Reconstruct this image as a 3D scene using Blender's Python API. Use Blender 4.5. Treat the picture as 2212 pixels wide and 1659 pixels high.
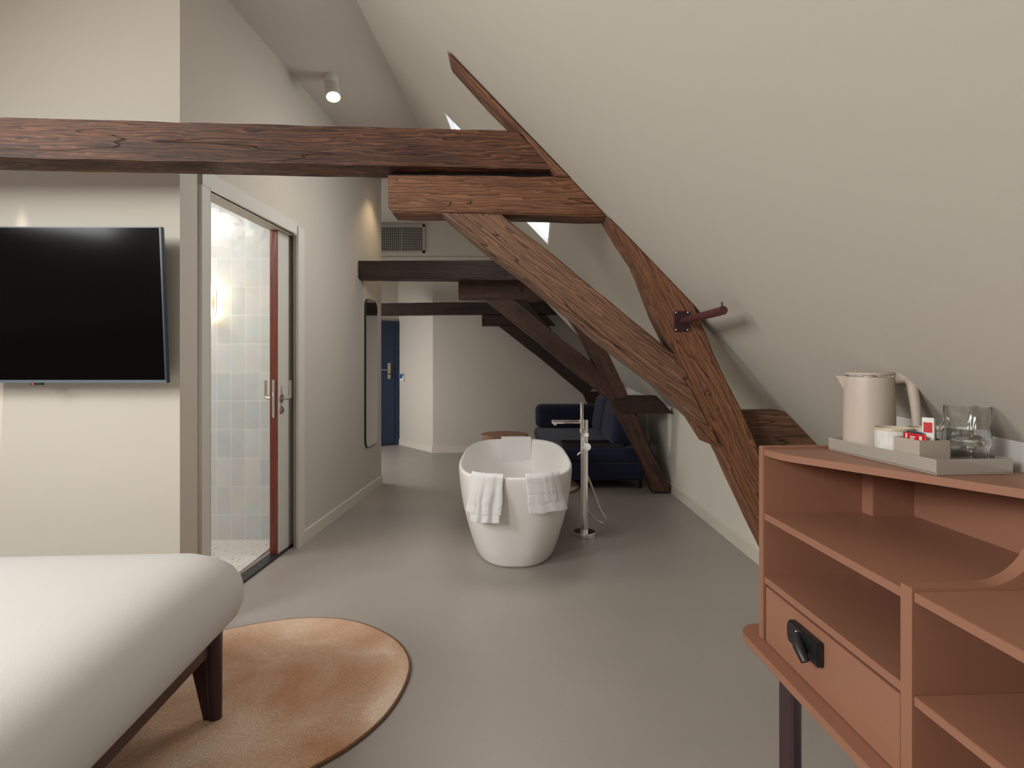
import bpy, bmesh, math, random
from mathutils import Vector, Matrix, noise
for o in list(bpy.data.objects): bpy.data.objects.remove(o)
SC = bpy.context.scene
C = SC.collection
PI = math.pi
# ---------------------------------------------------------------- camera
FP, CX, HY, HC = 1170.0, 1106.0, 783.0, 1.23     # focal length in px, vanishing point, eye height
cam = bpy.data.cameras.new('camera'); camo = bpy.data.objects.new('camera', cam); C.objects.link(camo)
cam.sensor_width = 36; cam.lens = 36*FP/2212
cam.shift_y = -(829.5-HY)/2212
cam.clip_start = .05
camo.location = (0, 0, HC); camo.rotation_euler = (PI/2, 0, 0)
SC.camera = camo
# ---------------------------------------------------------------- world, daylight, exposure
SC.view_settings.view_transform = 'Standard'; SC.view_settings.look = 'None'
SC.view_settings.gamma = 1; SC.view_settings.exposure = 0.27
w = bpy.data.worlds.new('sky'); SC.world = w; w.use_nodes = True
w.node_tree.nodes['Background'].inputs[0].default_value = (.86, .93, 1, 1)
w.node_tree.nodes['Background'].inputs[1].default_value = 2

def area(name, loc, direction, sx, sy, power, col=(1, 1, 1), spread=PI):
    l = bpy.data.lights.new(name, 'AREA'); l.shape = 'RECTANGLE'; l.size = sx; l.size_y = sy
    l.energy = power; l.color = col; l.spread = spread
    o = bpy.data.objects.new(name, l); C.objects.link(o); o.location = loc
    o.rotation_euler = Vector(direction).to_track_quat('-Z', 'Y').to_euler()
    return o
DAY = (.96, .96, .915)
# daylight through the roof windows in the left slope (left of and behind the camera)
area('daylight_left_roof_window', (-3.068, .40, 2.368), (1, .0, -1), .95, 1.0, 58, DAY)
area('daylight_left_roof_window_rear', (-3.068, -1.55, 2.368), (1, 0.0, -1), .95, 1.0, 98, DAY)
# daylight through the roof windows between the trusses
area('daylight_right_roof_window', (-.079, 3.475, 2.366), (-1.04, .049, -1), .605, .905, 9.5, (1, .975, .93))
# daylight through the window of the entrance hall, hidden behind the left wall
area('daylight_hall_window', (-3.07, 6.35, 1.05), (1, .0, -.28), 1.05, .9, 25, (1, .965, .91))

# ---------------------------------------------------------------- materials
def srgb(r, g, b):
    f = lambda c: (c/255/12.92) if c/255 <= .04045 else ((c/255+.055)/1.055)**2.4
    return (f(r), f(g), f(b), 1)
MATS = {}
def mat(name, col, rough=.6, metal=0, bump=None, bump_s=.1, var=None, spec=.5, emit=None, sheen=0, coat=0):
    """principled material; bump=(scale, distance); var=(scale, amount) noise variation of the colour"""
    m = bpy.data.materials.new(name); m.use_nodes = True; nt = m.node_tree; b = nt.nodes['Principled BSDF']
    if len(col) == 3: col = (*col, 1)
    b.inputs['Base Color'].default_value = col; b.inputs['Roughness'].default_value = rough
    b.inputs['Metallic'].default_value = metal; b.inputs['Specular IOR Level'].default_value = spec
    if sheen: b.inputs['Sheen Weight'].default_value = sheen
    if coat: b.inputs['Coat Weight'].default_value = coat
    if emit: b.inputs['Emission Color'].default_value = (*emit[0], 1); b.inputs['Emission Strength'].default_value = emit[1]
    tc = nt.nodes.new('ShaderNodeTexCoord')
    if var:
        n = nt.nodes.new('ShaderNodeTexNoise'); n.inputs['Scale'].default_value = var[0]; n.inputs['Detail'].default_value = 5
        nt.links.new(tc.outputs['Object'], n.inputs['Vector'])
        r = nt.nodes.new('ShaderNodeValToRGB'); a = var[1]
        r.color_ramp.elements[0].position = .3; r.color_ramp.elements[1].position = .7
        r.color_ramp.elements[0].color = [c*(1-a) for c in col[:3]]+[1]
        r.color_ramp.elements[1].color = [min(1, c*(1+a)) for c in col[:3]]+[1]
        nt.links.new(n.outputs['Fac'], r.inputs['Fac']); nt.links.new(r.outputs['Color'], b.inputs['Base Color'])
    if bump:
        n = nt.nodes.new('ShaderNodeTexNoise'); n.inputs['Scale'].default_value = bump[0]; n.inputs['Detail'].default_value = 4
        nt.links.new(tc.outputs['Object'], n.inputs['Vector'])
        bp = nt.nodes.new('ShaderNodeBump'); bp.inputs['Strength'].default_value = 1; bp.inputs['Distance'].default_value = bump[1]
        nt.links.new(n.outputs['Fac'], bp.inputs['Height']); nt.links.new(bp.outputs['Normal'], b.inputs['Normal'])
    MATS[name] = m
    return m

def wood(name, dark, mid, light, patch, rough=.55, seed=0.0, coat=.0):
    """old timber, grain along local X"""
    m = bpy.data.materials.new(name); m.use_nodes = True; nt = m.node_tree; N = nt.nodes.new; Lk = nt.links.new
    b = nt.nodes['Principled BSDF']
    tc = N('ShaderNodeTexCoord'); oi = N('ShaderNodeObjectInfo')
    add = N('ShaderNodeVectorMath'); add.operation = 'ADD'
    mul = N('ShaderNodeMath'); mul.operation = 'MULTIPLY'; mul.inputs[1].default_value = 40
    Lk(oi.outputs['Random'], mul.inputs[0]); Lk(tc.outputs['Object'], add.inputs[0]); Lk(mul.outputs[0], add.inputs[1])
    def mapped(s):
        mp = N('ShaderNodeMapping'); mp.inputs['Scale'].default_value = s; Lk(add.outputs[0], mp.inputs['Vector']); return mp.outputs[0]
    def noi(s, sc, det=4, dist=0):
        n = N('ShaderNodeTexNoise'); n.inputs['Scale'].default_value = sc; n.inputs['Detail'].default_value = det
        n.inputs['Distortion'].default_value = dist; Lk(mapped(s), n.inputs['Vector']); return n.outputs['Fac']
    wv = N('ShaderNodeTexWave'); wv.wave_type = 'BANDS'; wv.bands_direction = 'Z'; wv.wave_profile = 'SAW'
    wv.inputs['Scale'].default_value = 5.5; wv.inputs['Distortion'].default_value = 12; wv.inputs['Detail'].default_value = 3
    wv.inputs['Detail Scale'].default_value = 1.6; Lk(mapped((.55, 3.0, 4.2)), wv.inputs['Vector'])
    fine = noi((1.5, 60, 60), 2.4, 3)
    grain = N('ShaderNodeMix'); grain.data_type = 'FLOAT'; grain.inputs[0].default_value = .5
    Lk(wv.outputs['Fac'], grain.inputs[2]); Lk(fine, grain.inputs[3])
    r = N('ShaderNodeValToRGB'); e = r.color_ramp.elements
    e[0].position = .16; e[0].color = dark; e[1].position = .85; e[1].color = light
    k = e.new(.5); k.color = mid
    Lk(grain.outputs[0], r.inputs['Fac'])
    pat = noi((.7, 3.2, 3.2), 2.0, 5, .6)
    pr = N('ShaderNodeValToRGB'); pr.color_ramp.elements[0].position = .44; pr.color_ramp.elements[1].position = .64
    Lk(pat, pr.inputs['Fac'])
    mx = N('ShaderNodeMix'); mx.data_type = 'RGBA'; mx.blend_type = 'MULTIPLY'; mx.inputs[0].default_value = 1
    pc = N('ShaderNodeMix'); pc.data_type = 'RGBA'; pc.inputs[6].default_value = (1, 1, 1, 1); pc.inputs[7].default_value = patch
    Lk(pr.outputs['Color'], pc.inputs[0]); Lk(r.outputs['Color'], mx.inputs[6]); Lk(pc.outputs[2], mx.inputs[7])
    # cracks along the grain
    cr = noi((.45, 7, 7), 2.2, 2, .2)
    s1 = N('ShaderNodeMath'); s1.operation = 'SUBTRACT'; s1.inputs[1].default_value = .5; Lk(cr, s1.inputs[0])
    s2 = N('ShaderNodeMath'); s2.operation = 'ABSOLUTE'; Lk(s1.outputs[0], s2.inputs[0])
    s3 = N('ShaderNodeMapRange'); s3.inputs['From Min'].default_value = .0; s3.inputs['From Max'].default_value = .007
    s3.inputs['To Min'].default_value = .0; s3.inputs['To Max'].default_value = 1; Lk(s2.outputs[0], s3.inputs['Value'])
    gate = noi((.5, 2, 2), 1.7, 1)
    g2 = N('ShaderNodeMapRange'); g2.inputs['From Min'].default_value = .5; g2.inputs['From Max'].default_value = .56; Lk(gate, g2.inputs['Value'])
    mxc = N('ShaderNodeMath'); mxc.operation = 'MAXIMUM'; Lk(s3.outputs[0], mxc.inputs[0])
    inv = N('ShaderNodeMath'); inv.operation = 'SUBTRACT'; inv.inputs[0].default_value = 1; Lk(g2.outputs[0], inv.inputs[1]); Lk(inv.outputs[0], mxc.inputs[1])
    # knots
    vo = N('ShaderNodeTexVoronoi'); vo.inputs['Scale'].default_value = 1; Lk(mapped((1.5, 4.4, 4.4)), vo.inputs['Vector'])
    kn = N('ShaderNodeMapRange'); kn.inputs['From Min'].default_value = .07; kn.inputs['From Max'].default_value = .15
    Lk(vo.outputs['Distance'], kn.inputs['Value'])
    dk = N('ShaderNodeMath'); dk.operation = 'MULTIPLY'; Lk(mxc.outputs[0], dk.inputs[0])
    kk = N('ShaderNodeMapRange'); kk.inputs['To Min'].default_value = .35; Lk(kn.outputs[0], kk.inputs['Value']); Lk(kk.outputs[0], dk.inputs[1])
    fin = N('ShaderNodeMix'); fin.data_type = 'RGBA'; fin.inputs[6].default_value = [c*.22 for c in dark[:3]]+[1]
    Lk(dk.outputs[0], fin.inputs[0]); Lk(mx.outputs[2], fin.inputs[7]); Lk(fin.outputs[2], b.inputs['Base Color'])
    bsum = N('ShaderNodeMath'); bsum.operation = 'ADD'; Lk(grain.outputs[0], bsum.inputs[0]); Lk(mxc.outputs[0], bsum.inputs[1])
    bp = N('ShaderNodeBump'); bp.inputs['Distance'].default_value = .0035; bp.inputs['Strength'].default_value = .8
    Lk(bsum.outputs[0], bp.inputs['Height']); Lk(bp.outputs['Normal'], b.inputs['Normal'])
    b.inputs['Roughness'].default_value = rough; b.inputs['Coat Weight'].default_value = coat; b.inputs['Coat Roughness'].default_value = .3
    return m

def glass_pane(name):
    m = bpy.data.materials.new(name); m.use_nodes = True; nt = m.node_tree; nt.nodes.clear()
    o = nt.nodes.new('ShaderNodeOutputMaterial'); mx = nt.nodes.new('ShaderNodeMixShader'); t = nt.nodes.new('ShaderNodeBsdfTransparent')
    g = nt.nodes.new('ShaderNodeBsdfGlossy'); g.inputs['Roughness'].default_value = .02; mx.inputs[0].default_value = .05
    nt.links.new(t.outputs[0], mx.inputs[1]); nt.links.new(g.outputs[0], mx.inputs[2]); nt.links.new(mx.outputs[0], o.inputs[0])
    return m

M_hidden = mat('unseen_wall_dark', (.20, .16, .13), .8)  # dark colour given to the unseen walls to weaken the fill light
M_plaster = mat('plaster', (.54, .505, .445), .75, bump=(14, .0008), spec=.25)
M_plaster_l = mat('plaster_smooth', (.59, .545, .48), .6, bump=(5, .002), spec=.3)
M_ceil = mat('ceiling_paint', (.58, .535, .49), .8, spec=.2)
M_trim = mat('painted_trim', (.66, .635, .585), .4, spec=.4)
M_base = mat('painted_baseboard', (.66, .61, .53), .45, spec=.4)
M_white = mat('white_paint', (.74, .73, .71), .4)
M_black = mat('black_metal', (.012, .012, .014), .4)
M_sill = mat('black_stone_sill', (.02, .021, .024), .35)
M_chrome = mat('chrome', (.86, .86, .87), .06, 1)
M_steel = mat('brushed_steel', (.55, .51, .46), .28, 1)
M_plum = mat('plum_lacquer', (.035, .012, .017), .32, coat=.1)
M_plum2 = mat('plum_metal', (.075, .02, .026), .4)
M_mahog = None
M_terra = mat('terracotta_laminate', (.30, .140, .088), .42, spec=.35, bump=(60, .0002))
M_navy = mat('navy_fabric', (.018, .022, .046), .95, bump=(350, .0015), sheen=.12, var=(6, .15), spec=.15)
M_tub = mat('tub_mineral', (.85, .83, .81), .28, spec=.5)
M_towel = mat('towel_terry', (.90, .89, .89), .95, bump=(420, .004), sheen=.3, spec=.1)
M_sheet = mat('bed_linen', (.64, .62, .605), .85, bump=(380, .00025), sheen=.12, spec=.15)
M_tray = mat('tray_lacquer', (.36, .325, .285), .12, coat=.4)
M_box = mat('box_beige', (.42, .355, .295), .5)
M_kettle = mat('kettle_beige', (.50, .42, .355), .42)
M_cup = mat('glazed_ceramic', (.68, .66, .62), .15, var=(30, .12))
M_cupin = mat('ceramic_rim_glaze', (.52, .44, .33), .15)
M_red = mat('red_paper', (.55, .012, .02), .4)
M_paper = mat('white_paper', (.72, .71, .69), .5)
M_navyd = mat('entrance_door_paint', (.014, .032, .075), .45)
M_mirror = mat('mirror_glass', (.72, .72, .72), .02, 1)
M_screen = mat('tv_screen', (.002, .002, .0022), .12, spec=.12)
M_tvb = mat('tv_bezel', (.04, .055, .075), .3)
M_tvb2 = mat('tv_bezel_bottom', (.12, .15, .18), .35)
M_led = mat('red_led', (.8, .02, .02), .4, emit=((1, .03, .03), 3))
M_dark = mat('dark_cavity', (.006, .006, .006), .9)
M_vent = mat('vent_paint', (.40, .38, .35), .5)
M_lampbody = mat('lamp_body', (.60, .57, .53), .5)
M_lampin = mat('lamp_reflector', (.9, .65, .35), .3, .4)
M_warm = mat('lamp_glow', (1, .8, .5), .5, emit=((1, .82, .55), 14))
M_globe = mat('globe_glow', (1, .85, .65), .5, emit=((1, .80, .55), 9))
M_tablew = mat('table_terracotta', (.34, .17, .095), .5)
M_blue = mat('blue_card', (.03, .12, .35), .4)
M_blackfab = mat('black_tray_lacquer', (.010, .010, .012), .35)
M_floorlt = None
M_glass = bpy.data.materials.new('tumbler_glass'); M_glass.use_nodes = True
_b = M_glass.node_tree.nodes['Principled BSDF']; _b.inputs['Transmission Weight'].default_value = 1
_b.inputs['Roughness'].default_value = .02; _b.inputs['IOR'].default_value = 1.45; _b.inputs['Base Color'].default_value = (.97, .98, .97, 1)
M_pane = glass_pane('window_glass')

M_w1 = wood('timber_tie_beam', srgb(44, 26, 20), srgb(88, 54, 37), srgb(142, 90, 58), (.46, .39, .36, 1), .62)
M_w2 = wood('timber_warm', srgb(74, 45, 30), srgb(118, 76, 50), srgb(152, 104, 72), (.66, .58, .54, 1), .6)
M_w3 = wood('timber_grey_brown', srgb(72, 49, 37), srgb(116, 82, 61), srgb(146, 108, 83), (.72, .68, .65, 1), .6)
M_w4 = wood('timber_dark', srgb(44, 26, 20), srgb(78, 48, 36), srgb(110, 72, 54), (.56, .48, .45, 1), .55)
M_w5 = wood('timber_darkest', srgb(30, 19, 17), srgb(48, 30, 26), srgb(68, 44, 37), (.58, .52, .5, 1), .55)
M_mahog = wood('mahogany_edge', srgb(95, 38, 22), srgb(124, 54, 34), srgb(142, 66, 44), (.8, .75, .72, 1), .4)

def nodes_floor():
    m = bpy.data.materials.new('poured_floor'); m.use_nodes = True; nt = m.node_tree; N = nt.nodes.new; Lk = nt.links.new
    b = nt.nodes['Principled BSDF']; tc = N('ShaderNodeTexCoord')
    n = N('ShaderNodeTexNoise'); n.inputs['Scale'].default_value = 1.4; n.inputs['Detail'].default_value = 6; Lk(tc.outputs['Object'], n.inputs['Vector'])
    r = N('ShaderNodeValToRGB'); r.color_ramp.elements[0].position = .35; r.color_ramp.elements[1].position = .65
    r.color_ramp.elements[0].color = (.33, .296, .27, 1); r.color_ramp.elements[1].color = (.36, .323, .296, 1); Lk(n.outputs['Fac'], r.inputs['Fac'])
    v = N('ShaderNodeTexVoronoi'); v.inputs['Scale'].default_value = 26; Lk(tc.outputs['Object'], v.inputs['Vector'])
    mr = N('ShaderNodeMapRange'); mr.inputs['From Min'].default_value = .035; mr.inputs['From Max'].default_value = .06
    mr.inputs['To Min'].default_value = .55; mr.inputs['To Max'].default_value = 1; Lk(v.outputs['Distance'], mr.inputs['Value'])
    mx = N('ShaderNodeMix'); mx.data_type = 'RGBA'; mx.blend_type = 'MULTIPLY'; mx.inputs[0].default_value = 1
    Lk(r.outputs['Color'], mx.inputs[6]); Lk(mr.outputs[0], mx.inputs[7]); Lk(mx.outputs[2], b.inputs['Base Color'])
    b.inputs['Roughness'].default_value = .38; b.inputs['Specular IOR Level'].default_value = .4
    return m
M_floor = nodes_floor()
def nodes_tiles():
    m = bpy.data.materials.new('glazed_wall_tiles'); m.use_nodes = True; nt = m.node_tree; N = nt.nodes.new; Lk = nt.links.new
    b = nt.nodes['Principled BSDF']; tc = N('ShaderNodeTexCoord')
    sp = N('ShaderNodeSeparateXYZ'); Lk(tc.outputs['Object'], sp.inputs[0])
    cb = N('ShaderNodeCombineXYZ'); Lk(sp.outputs[0], cb.inputs[0]); Lk(sp.outputs[2], cb.inputs[1])
    br = N('ShaderNodeTexBrick'); br.offset = 0; br.offset_frequency = 1
    br.inputs['Scale'].default_value = 1; br.inputs['Brick Width'].default_value = .0991; br.inputs['Row Height'].default_value = .1963
    br.inputs['Mortar Size'].default_value = .0022; br.inputs['Mortar Smooth'].default_value = .3
    br.inputs['Color1'].default_value = (.55, .61, .62, 1); br.inputs['Color2'].default_value = (.67, .68, .67, 1); br.inputs['Mortar'].default_value = (.83, .82, .79, 1)
    Lk(cb.outputs[0], br.inputs['Vector'])
    n = N('ShaderNodeTexNoise'); n.inputs['Scale'].default_value = 9; n.inputs['Detail'].default_value = 2; Lk(tc.outputs['Object'], n.inputs['Vector'])
    mx = N('ShaderNodeMix'); mx.data_type = 'RGBA'; mx.blend_type = 'SOFT_LIGHT'; mx.inputs[0].default_value = .35
    Lk(br.outputs['Color'], mx.inputs[6]); Lk(n.outputs['Color'], mx.inputs[7])
    hs = N('ShaderNodeHueSaturation'); hs.inputs['Saturation'].default_value = .75; Lk(mx.outputs[2], hs.inputs['Color']); Lk(hs.outputs[0], b.inputs['Base Color'])
    bp = N('ShaderNodeBump'); bp.inputs['Distance'].default_value = .012; bp.inputs['Strength'].default_value = .35
    sb = N('ShaderNodeMath'); sb.operation = 'SUBTRACT'; Lk(n.outputs['Fac'], sb.inputs[0]); Lk(br.outputs['Fac'], sb.inputs[1])
    Lk(sb.outputs[0], bp.inputs['Height']); Lk(bp.outputs['Normal'], b.inputs['Normal'])
    b.inputs['Roughness'].default_value = .16
    return m
M_tiles = nodes_tiles()
def nodes_terrazzo():
    m = bpy.data.materials.new('terrazzo'); m.use_nodes = True; nt = m.node_tree; N = nt.nodes.new; Lk = nt.links.new
    b = nt.nodes['Principled BSDF']; tc = N('ShaderNodeTexCoord')
    v = N('ShaderNodeTexVoronoi'); v.inputs['Scale'].default_value = 45; Lk(tc.outputs['Object'], v.inputs['Vector'])
    a = N('ShaderNodeMapRange'); a.inputs['From Min'].default_value = .26; a.inputs['From Max'].default_value = .3; Lk(v.outputs['Distance'], a.inputs['Value'])
    sp = N('ShaderNodeSeparateColor'); Lk(v.outputs['Color'], sp.inputs[0])
    g = N('ShaderNodeMapRange'); g.inputs['From Min'].default_value = .44; g.inputs['From Max'].default_value = .46; Lk(sp.outputs[0], g.inputs['Value'])
    mxm = N('ShaderNodeMath'); mxm.operation = 'MAXIMUM'; Lk(a.outputs[0], mxm.inputs[0]); Lk(g.outputs[0], mxm.inputs[1])
    cr = N('ShaderNodeValToRGB'); cr.color_ramp.elements[0].color = (.12, .11, .12, 1); cr.color_ramp.elements[1].color = (.5, .36, .28, 1); Lk(sp.outputs[1], cr.inputs['Fac'])
    mx = N('ShaderNodeMix'); mx.data_type = 'RGBA'; Lk(mxm.outputs[0], mx.inputs[0]); Lk(cr.outputs['Color'], mx.inputs[6]); mx.inputs[7].default_value = (.72, .68, .65, 1)
    Lk(mx.outputs[2], b.inputs['Base Color']); b.inputs['Roughness'].default_value = .3
    return m
M_terrazzo = nodes_terrazzo()
def nodes_rug():
    m = bpy.data.materials.new('rug_pile'); m.use_nodes = True; nt = m.node_tree; N = nt.nodes.new; Lk = nt.links.new
    b = nt.nodes['Principled BSDF']; tc = N('ShaderNodeTexCoord')
    n = N('ShaderNodeTexNoise'); n.inputs['Scale'].default_value = 2.6; n.inputs['Detail'].default_value = 5; n.inputs['Distortion'].default_value = .6; Lk(tc.outputs['Object'], n.inputs['Vector'])
    f = N('ShaderNodeTexNoise'); f.inputs['Scale'].default_value = 190; f.inputs['Detail'].default_value = 3; Lk(tc.outputs['Object'], f.inputs['Vector'])
    r = N('ShaderNodeValToRGB'); e = r.color_ramp.elements
    e[0].position = .36; e[0].color = (.64, .32, .17, 1); e[1].position = .66; e[1].color = (.90, .68, .52, 1)
    k = e.new(.5); k.color = (.74, .47, .30, 1)
    Lk(n.outputs['Fac'], r.inputs['Fac'])
    g = N('ShaderNodeMapRange'); g.inputs['From Min'].default_value = .3; g.inputs['From Max'].default_value = .7; g.inputs['To Min'].default_value = .72; g.inputs['To Max'].default_value = 1.12
    Lk(f.outputs['Fac'], g.inputs['Value'])
    mx = N('ShaderNodeMix'); mx.data_type = 'RGBA'; mx.blend_type = 'MULTIPLY'; mx.inputs[0].default_value = 1
    Lk(r.outputs['Color'], mx.inputs[6]); Lk(g.outputs[0], mx.inputs[7]); Lk(mx.outputs[2], b.inputs['Base Color'])
    bp = N('ShaderNodeBump'); bp.inputs['Distance'].default_value = .006; Lk(f.outputs['Fac'], bp.inputs['Height']); Lk(bp.outputs['Normal'], b.inputs['Normal'])
    b.inputs['Roughness'].default_value = .95; b.inputs['Sheen Weight'].default_value = .3
    return m
M_rug = nodes_rug()
M_rugedge = mat('rug_binding', (.14, .07, .045), .8)

# ---------------------------------------------------------------- mesh helpers
def P(x, y, Y):                                   # a pixel of the photograph at depth Y, as a point of the room
    return Vector(((x-CX)*Y/FP, Y, HC+(HY-y)*Y/FP))
def F(x, y, z=0):                                 # a pixel lying on the horizontal plane z
    Y = (HC-z)*FP/(y-HY); return Vector(((x-CX)*Y/FP, Y, z))
def BM(): return bmesh.new()
def box(bm, x0, x1, y0, y1, z0, z1, M=None):
    vs = [bm.verts.new((x, y, z)) for x in (x0, x1) for y in (y0, y1) for z in (z0, z1)]
    fs = [(0, 1, 3, 2), (4, 6, 7, 5), (0, 4, 5, 1), (2, 3, 7, 6), (0, 2, 6, 4), (1, 5, 7, 3)]
    for f in fs: bm.faces.new([vs[i] for i in f])
    if M: bmesh.ops.transform(bm, matrix=M, verts=vs)
    return vs
def rbox(bm, x0, x1, y0, y1, z0, z1, r, seg=4, M=None):
    t = BM(); box(t, min(x0, x1), max(x0, x1), min(y0, y1), max(y0, y1), min(z0, z1), max(z0, z1))
    bmesh.ops.bevel(t, geom=t.edges[:], offset=r, segments=seg, profile=.5, affect='EDGES')
    if M: bmesh.ops.transform(t, matrix=M, verts=t.verts[:])
    merge(bm, t)
def merge(bm, t):
    me = bpy.data.meshes.new('tmp'); t.to_mesh(me); bm.from_mesh(me); bpy.data.meshes.remove(me); t.free()
def prism(bm, pts, ext):                          # polygon of 3D points extruded by a vector
    ext = Vector(ext); a = [bm.verts.new(p) for p in pts]; b = [bm.verts.new(Vector(p)+ext) for p in pts]
    n = len(pts); bm.faces.new(a); bm.faces.new(b[::-1])
    for i in range(n): bm.faces.new([a[i], b[i], b[(i+1) % n], a[(i+1) % n]])
def ring(cx, cy, z, r, n=32, ph=0): return [Vector((cx+r*math.cos(2*PI*i/n+ph), cy+r*math.sin(2*PI*i/n+ph), z)) for i in range(n)]
def loft(bm, rings, cap0=True, cap1=True):
    R = [[bm.verts.new(p) for p in r] for r in rings]; n = len(R[0])
    for a, b in zip(R, R[1:]):
        for i in range(n): bm.faces.new([a[i], a[(i+1) % n], b[(i+1) % n], b[i]])
    if cap0: bm.faces.new(R[0][::-1])
    if cap1: bm.faces.new(R[-1])
    return R
def lathe(bm, cx, cy, prof, n=32, cap0=True, cap1=True, mod=None):
    rs = []
    for r, z in prof:
        rs.append([Vector((cx+(r*(1+(mod(2*PI*i/n, z) if mod else 0)))*math.cos(2*PI*i/n), cy+(r*(1+(mod(2*PI*i/n, z) if mod else 0)))*math.sin(2*PI*i/n), z)) for i in range(n)])
    loft(bm, rs, cap0, cap1)
def tube(bm, pts, r, n=12, caps=True, flat=1.0):
    pts = [Vector(p) for p in pts]; rs = []; up = None
    for i, p in enumerate(pts):
        d = (pts[min(i+1, len(pts)-1)]-pts[max(i-1, 0)]).normalized()
        if up is None:
            up = Vector((0, 0, 1)) if abs(d.z) < .9 else Vector((1, 0, 0))
        s = d.cross(up).normalized(); up = s.cross(d).normalized()
        rr = r[i] if isinstance(r, (list, tuple)) else r
        rs.append([p+s*rr*flat*math.cos(2*PI*k/n)+up*rr*math.sin(2*PI*k/n) for k in range(n)])
    loft(bm, rs, caps, caps)
def bez(pts, n=24):                               # Catmull-Rom through points
    pts = [Vector(p) for p in pts]; out = []; q = [pts[0]*2-pts[1]]+pts+[pts[-1]*2-pts[-2]]
    for i in range(1, len(q)-2):
        for k in range(n):
            t = k/n; a, b, c, d = q[i-1:i+3]
            out.append(.5*((2*b)+(c-a)*t+(2*a-5*b+4*c-d)*t*t+(-a+3*b-3*c+d)*t**3))
    out.append(pts[-1]); return out
def smooth(me, ang=40):
    for p in me.polygons: p.use_smooth = True
    me.set_sharp_from_angle(angle=math.radians(ang))
def obj(name, bm, m, parent=None, world=False, sm=True, basis=None, ang=40):
    bmesh.ops.recalc_face_normals(bm, faces=bm.faces[:])
    if world and parent is not None:
        root = parent
        off = Vector((0, 0, 0))
        while root is not None: off += root.location; root = root.parent
        bmesh.ops.translate(bm, vec=-off, verts=bm.verts[:])
    if basis is not None: bmesh.ops.transform(bm, matrix=basis.inverted(), verts=bm.verts[:])
    me = bpy.data.meshes.new(name); bm.to_mesh(me); bm.free()
    if sm: smooth(me, ang)
    o = bpy.data.objects.new(name, me); C.objects.link(o)
    if m: me.materials.append(m)
    if sm and ang < 60:
        wn = o.modifiers.new('weighted_normals', 'WEIGHTED_NORMAL'); wn.keep_sharp = True; wn.weight = 100
    if basis is not None: o.matrix_basis = basis
    if parent is not None: o.parent = parent
    return o
def tag(o, label=None, cat=None, group=None, kind=None):
    if label: o['label'] = label
    if cat: o['category'] = cat
    if group: o['group'] = group
    if kind: o['kind'] = kind
    return o
def thing(name, label, cat, loc=(0, 0, 0), rz=0, group=None):
    o = bpy.data.objects.new(name, None); C.objects.link(o); o.location = loc; o.rotation_euler = (0, 0, rz); o.empty_display_size = .1
    return tag(o, label, cat, group)
def solo(name, bm, m, label, cat, loc=(0, 0, 0), rz=0, group=None, **k):       # a thing that is one mesh
    o = obj(name, bm, m, **k); o.location = loc; o.rotation_euler = (0, 0, rz); return tag(o, label, cat, group)
def struct(name, bm, m, parent=None, label=None, cat=None, **k):
    o = obj(name, bm, m, parent, **k)
    if parent is None: tag(o, label, cat, kind='structure')
    return o

# ================================================================ THE ROOM
ZC = 3.10
def wl(Y): return -1.605+.05*Y                    # left wall plane
def sx(Y, z): return (2.128+.049*Y-z)/1.04        # right roof slope
Y0, Y1 = -2.6, 7.39
# floor
bm = BM(); box(bm, -4.8, 2.2, -2.8, 8.9, -.12, 0)
struct('floor', bm, M_floor, None, 'warm grey poured floor with fine dark speckles', 'floor')
# flat ceiling between the slopes
bm = BM()
prism(bm, [(-2.40, Y0-.15, ZC), (sx(Y0-.15, ZC)+.04, Y0-.15, ZC), (sx(7.5, ZC)+.04, 7.5, ZC), (sx(7.5, ZC)+.04, 8.9, ZC), (-2.40, 8.9, ZC)], (0, 0, .12))
box(bm, -4.0, -1.0, 5.0, 8.9, ZC-.002, ZC+.12)
struct('ceiling', bm, M_ceil, None, 'flat strip of ceiling at the ridge above the beams', 'ceiling')
# right slope with the opening of the roof window
WYa, WYb, WZt, WZb = 3.17, 3.78, 2.70, 2.045
bm = BM()
ys = [Y0-.15, WYa, WYb, Y1+.15]; zs = [ZC+.06, WZt, WZb, .45]
N_out = Vector((1.04, 0, 1)).normalized()
th = .035
fr = [[bm.verts.new((sx(y, z), y, z)) for z in zs] for y in ys]
bk = [[bm.verts.new(Vector((sx(y, z), y, z))+N_out*th) for z in zs] for y in ys]
for i in range(3):
    for j in range(3):
        if i == 1 and j == 1: continue
        bm.faces.new([fr[i][j], fr[i+1][j], fr[i+1][j+1], fr[i][j+1]]); bm.faces.new([bk[i][j], bk[i][j+1], bk[i+1][j+1], bk[i+1][j]])
q4 = [[(1, 1), (2, 1), (2, 2), (1, 2)]]
for q, k in [(q_, k_) for q_ in q4 for k_ in range(4)]:
    a, b2 = q[k], q[(k+1) % 4]
    bm.faces.new([fr[a[0]][a[1]], bk[a[0]][a[1]], bk[b2[0]][b2[1]], fr[b2[0]][b2[1]]])
for i in range(3):
    for j in (0, 3): bm.faces.new([fr[i][j], fr[i+1][j], bk[i+1][j], bk[i][j]])
for i in range(3):
    for j in (0, 3): bm.faces.new([fr[j][i], fr[j][i+1], bk[j][i+1], bk[j][i]])
struct('wall_right_slope', bm, M_plaster, None, 'large sloping plastered roof wall on the right', 'sloping wall', sm=False)
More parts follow.
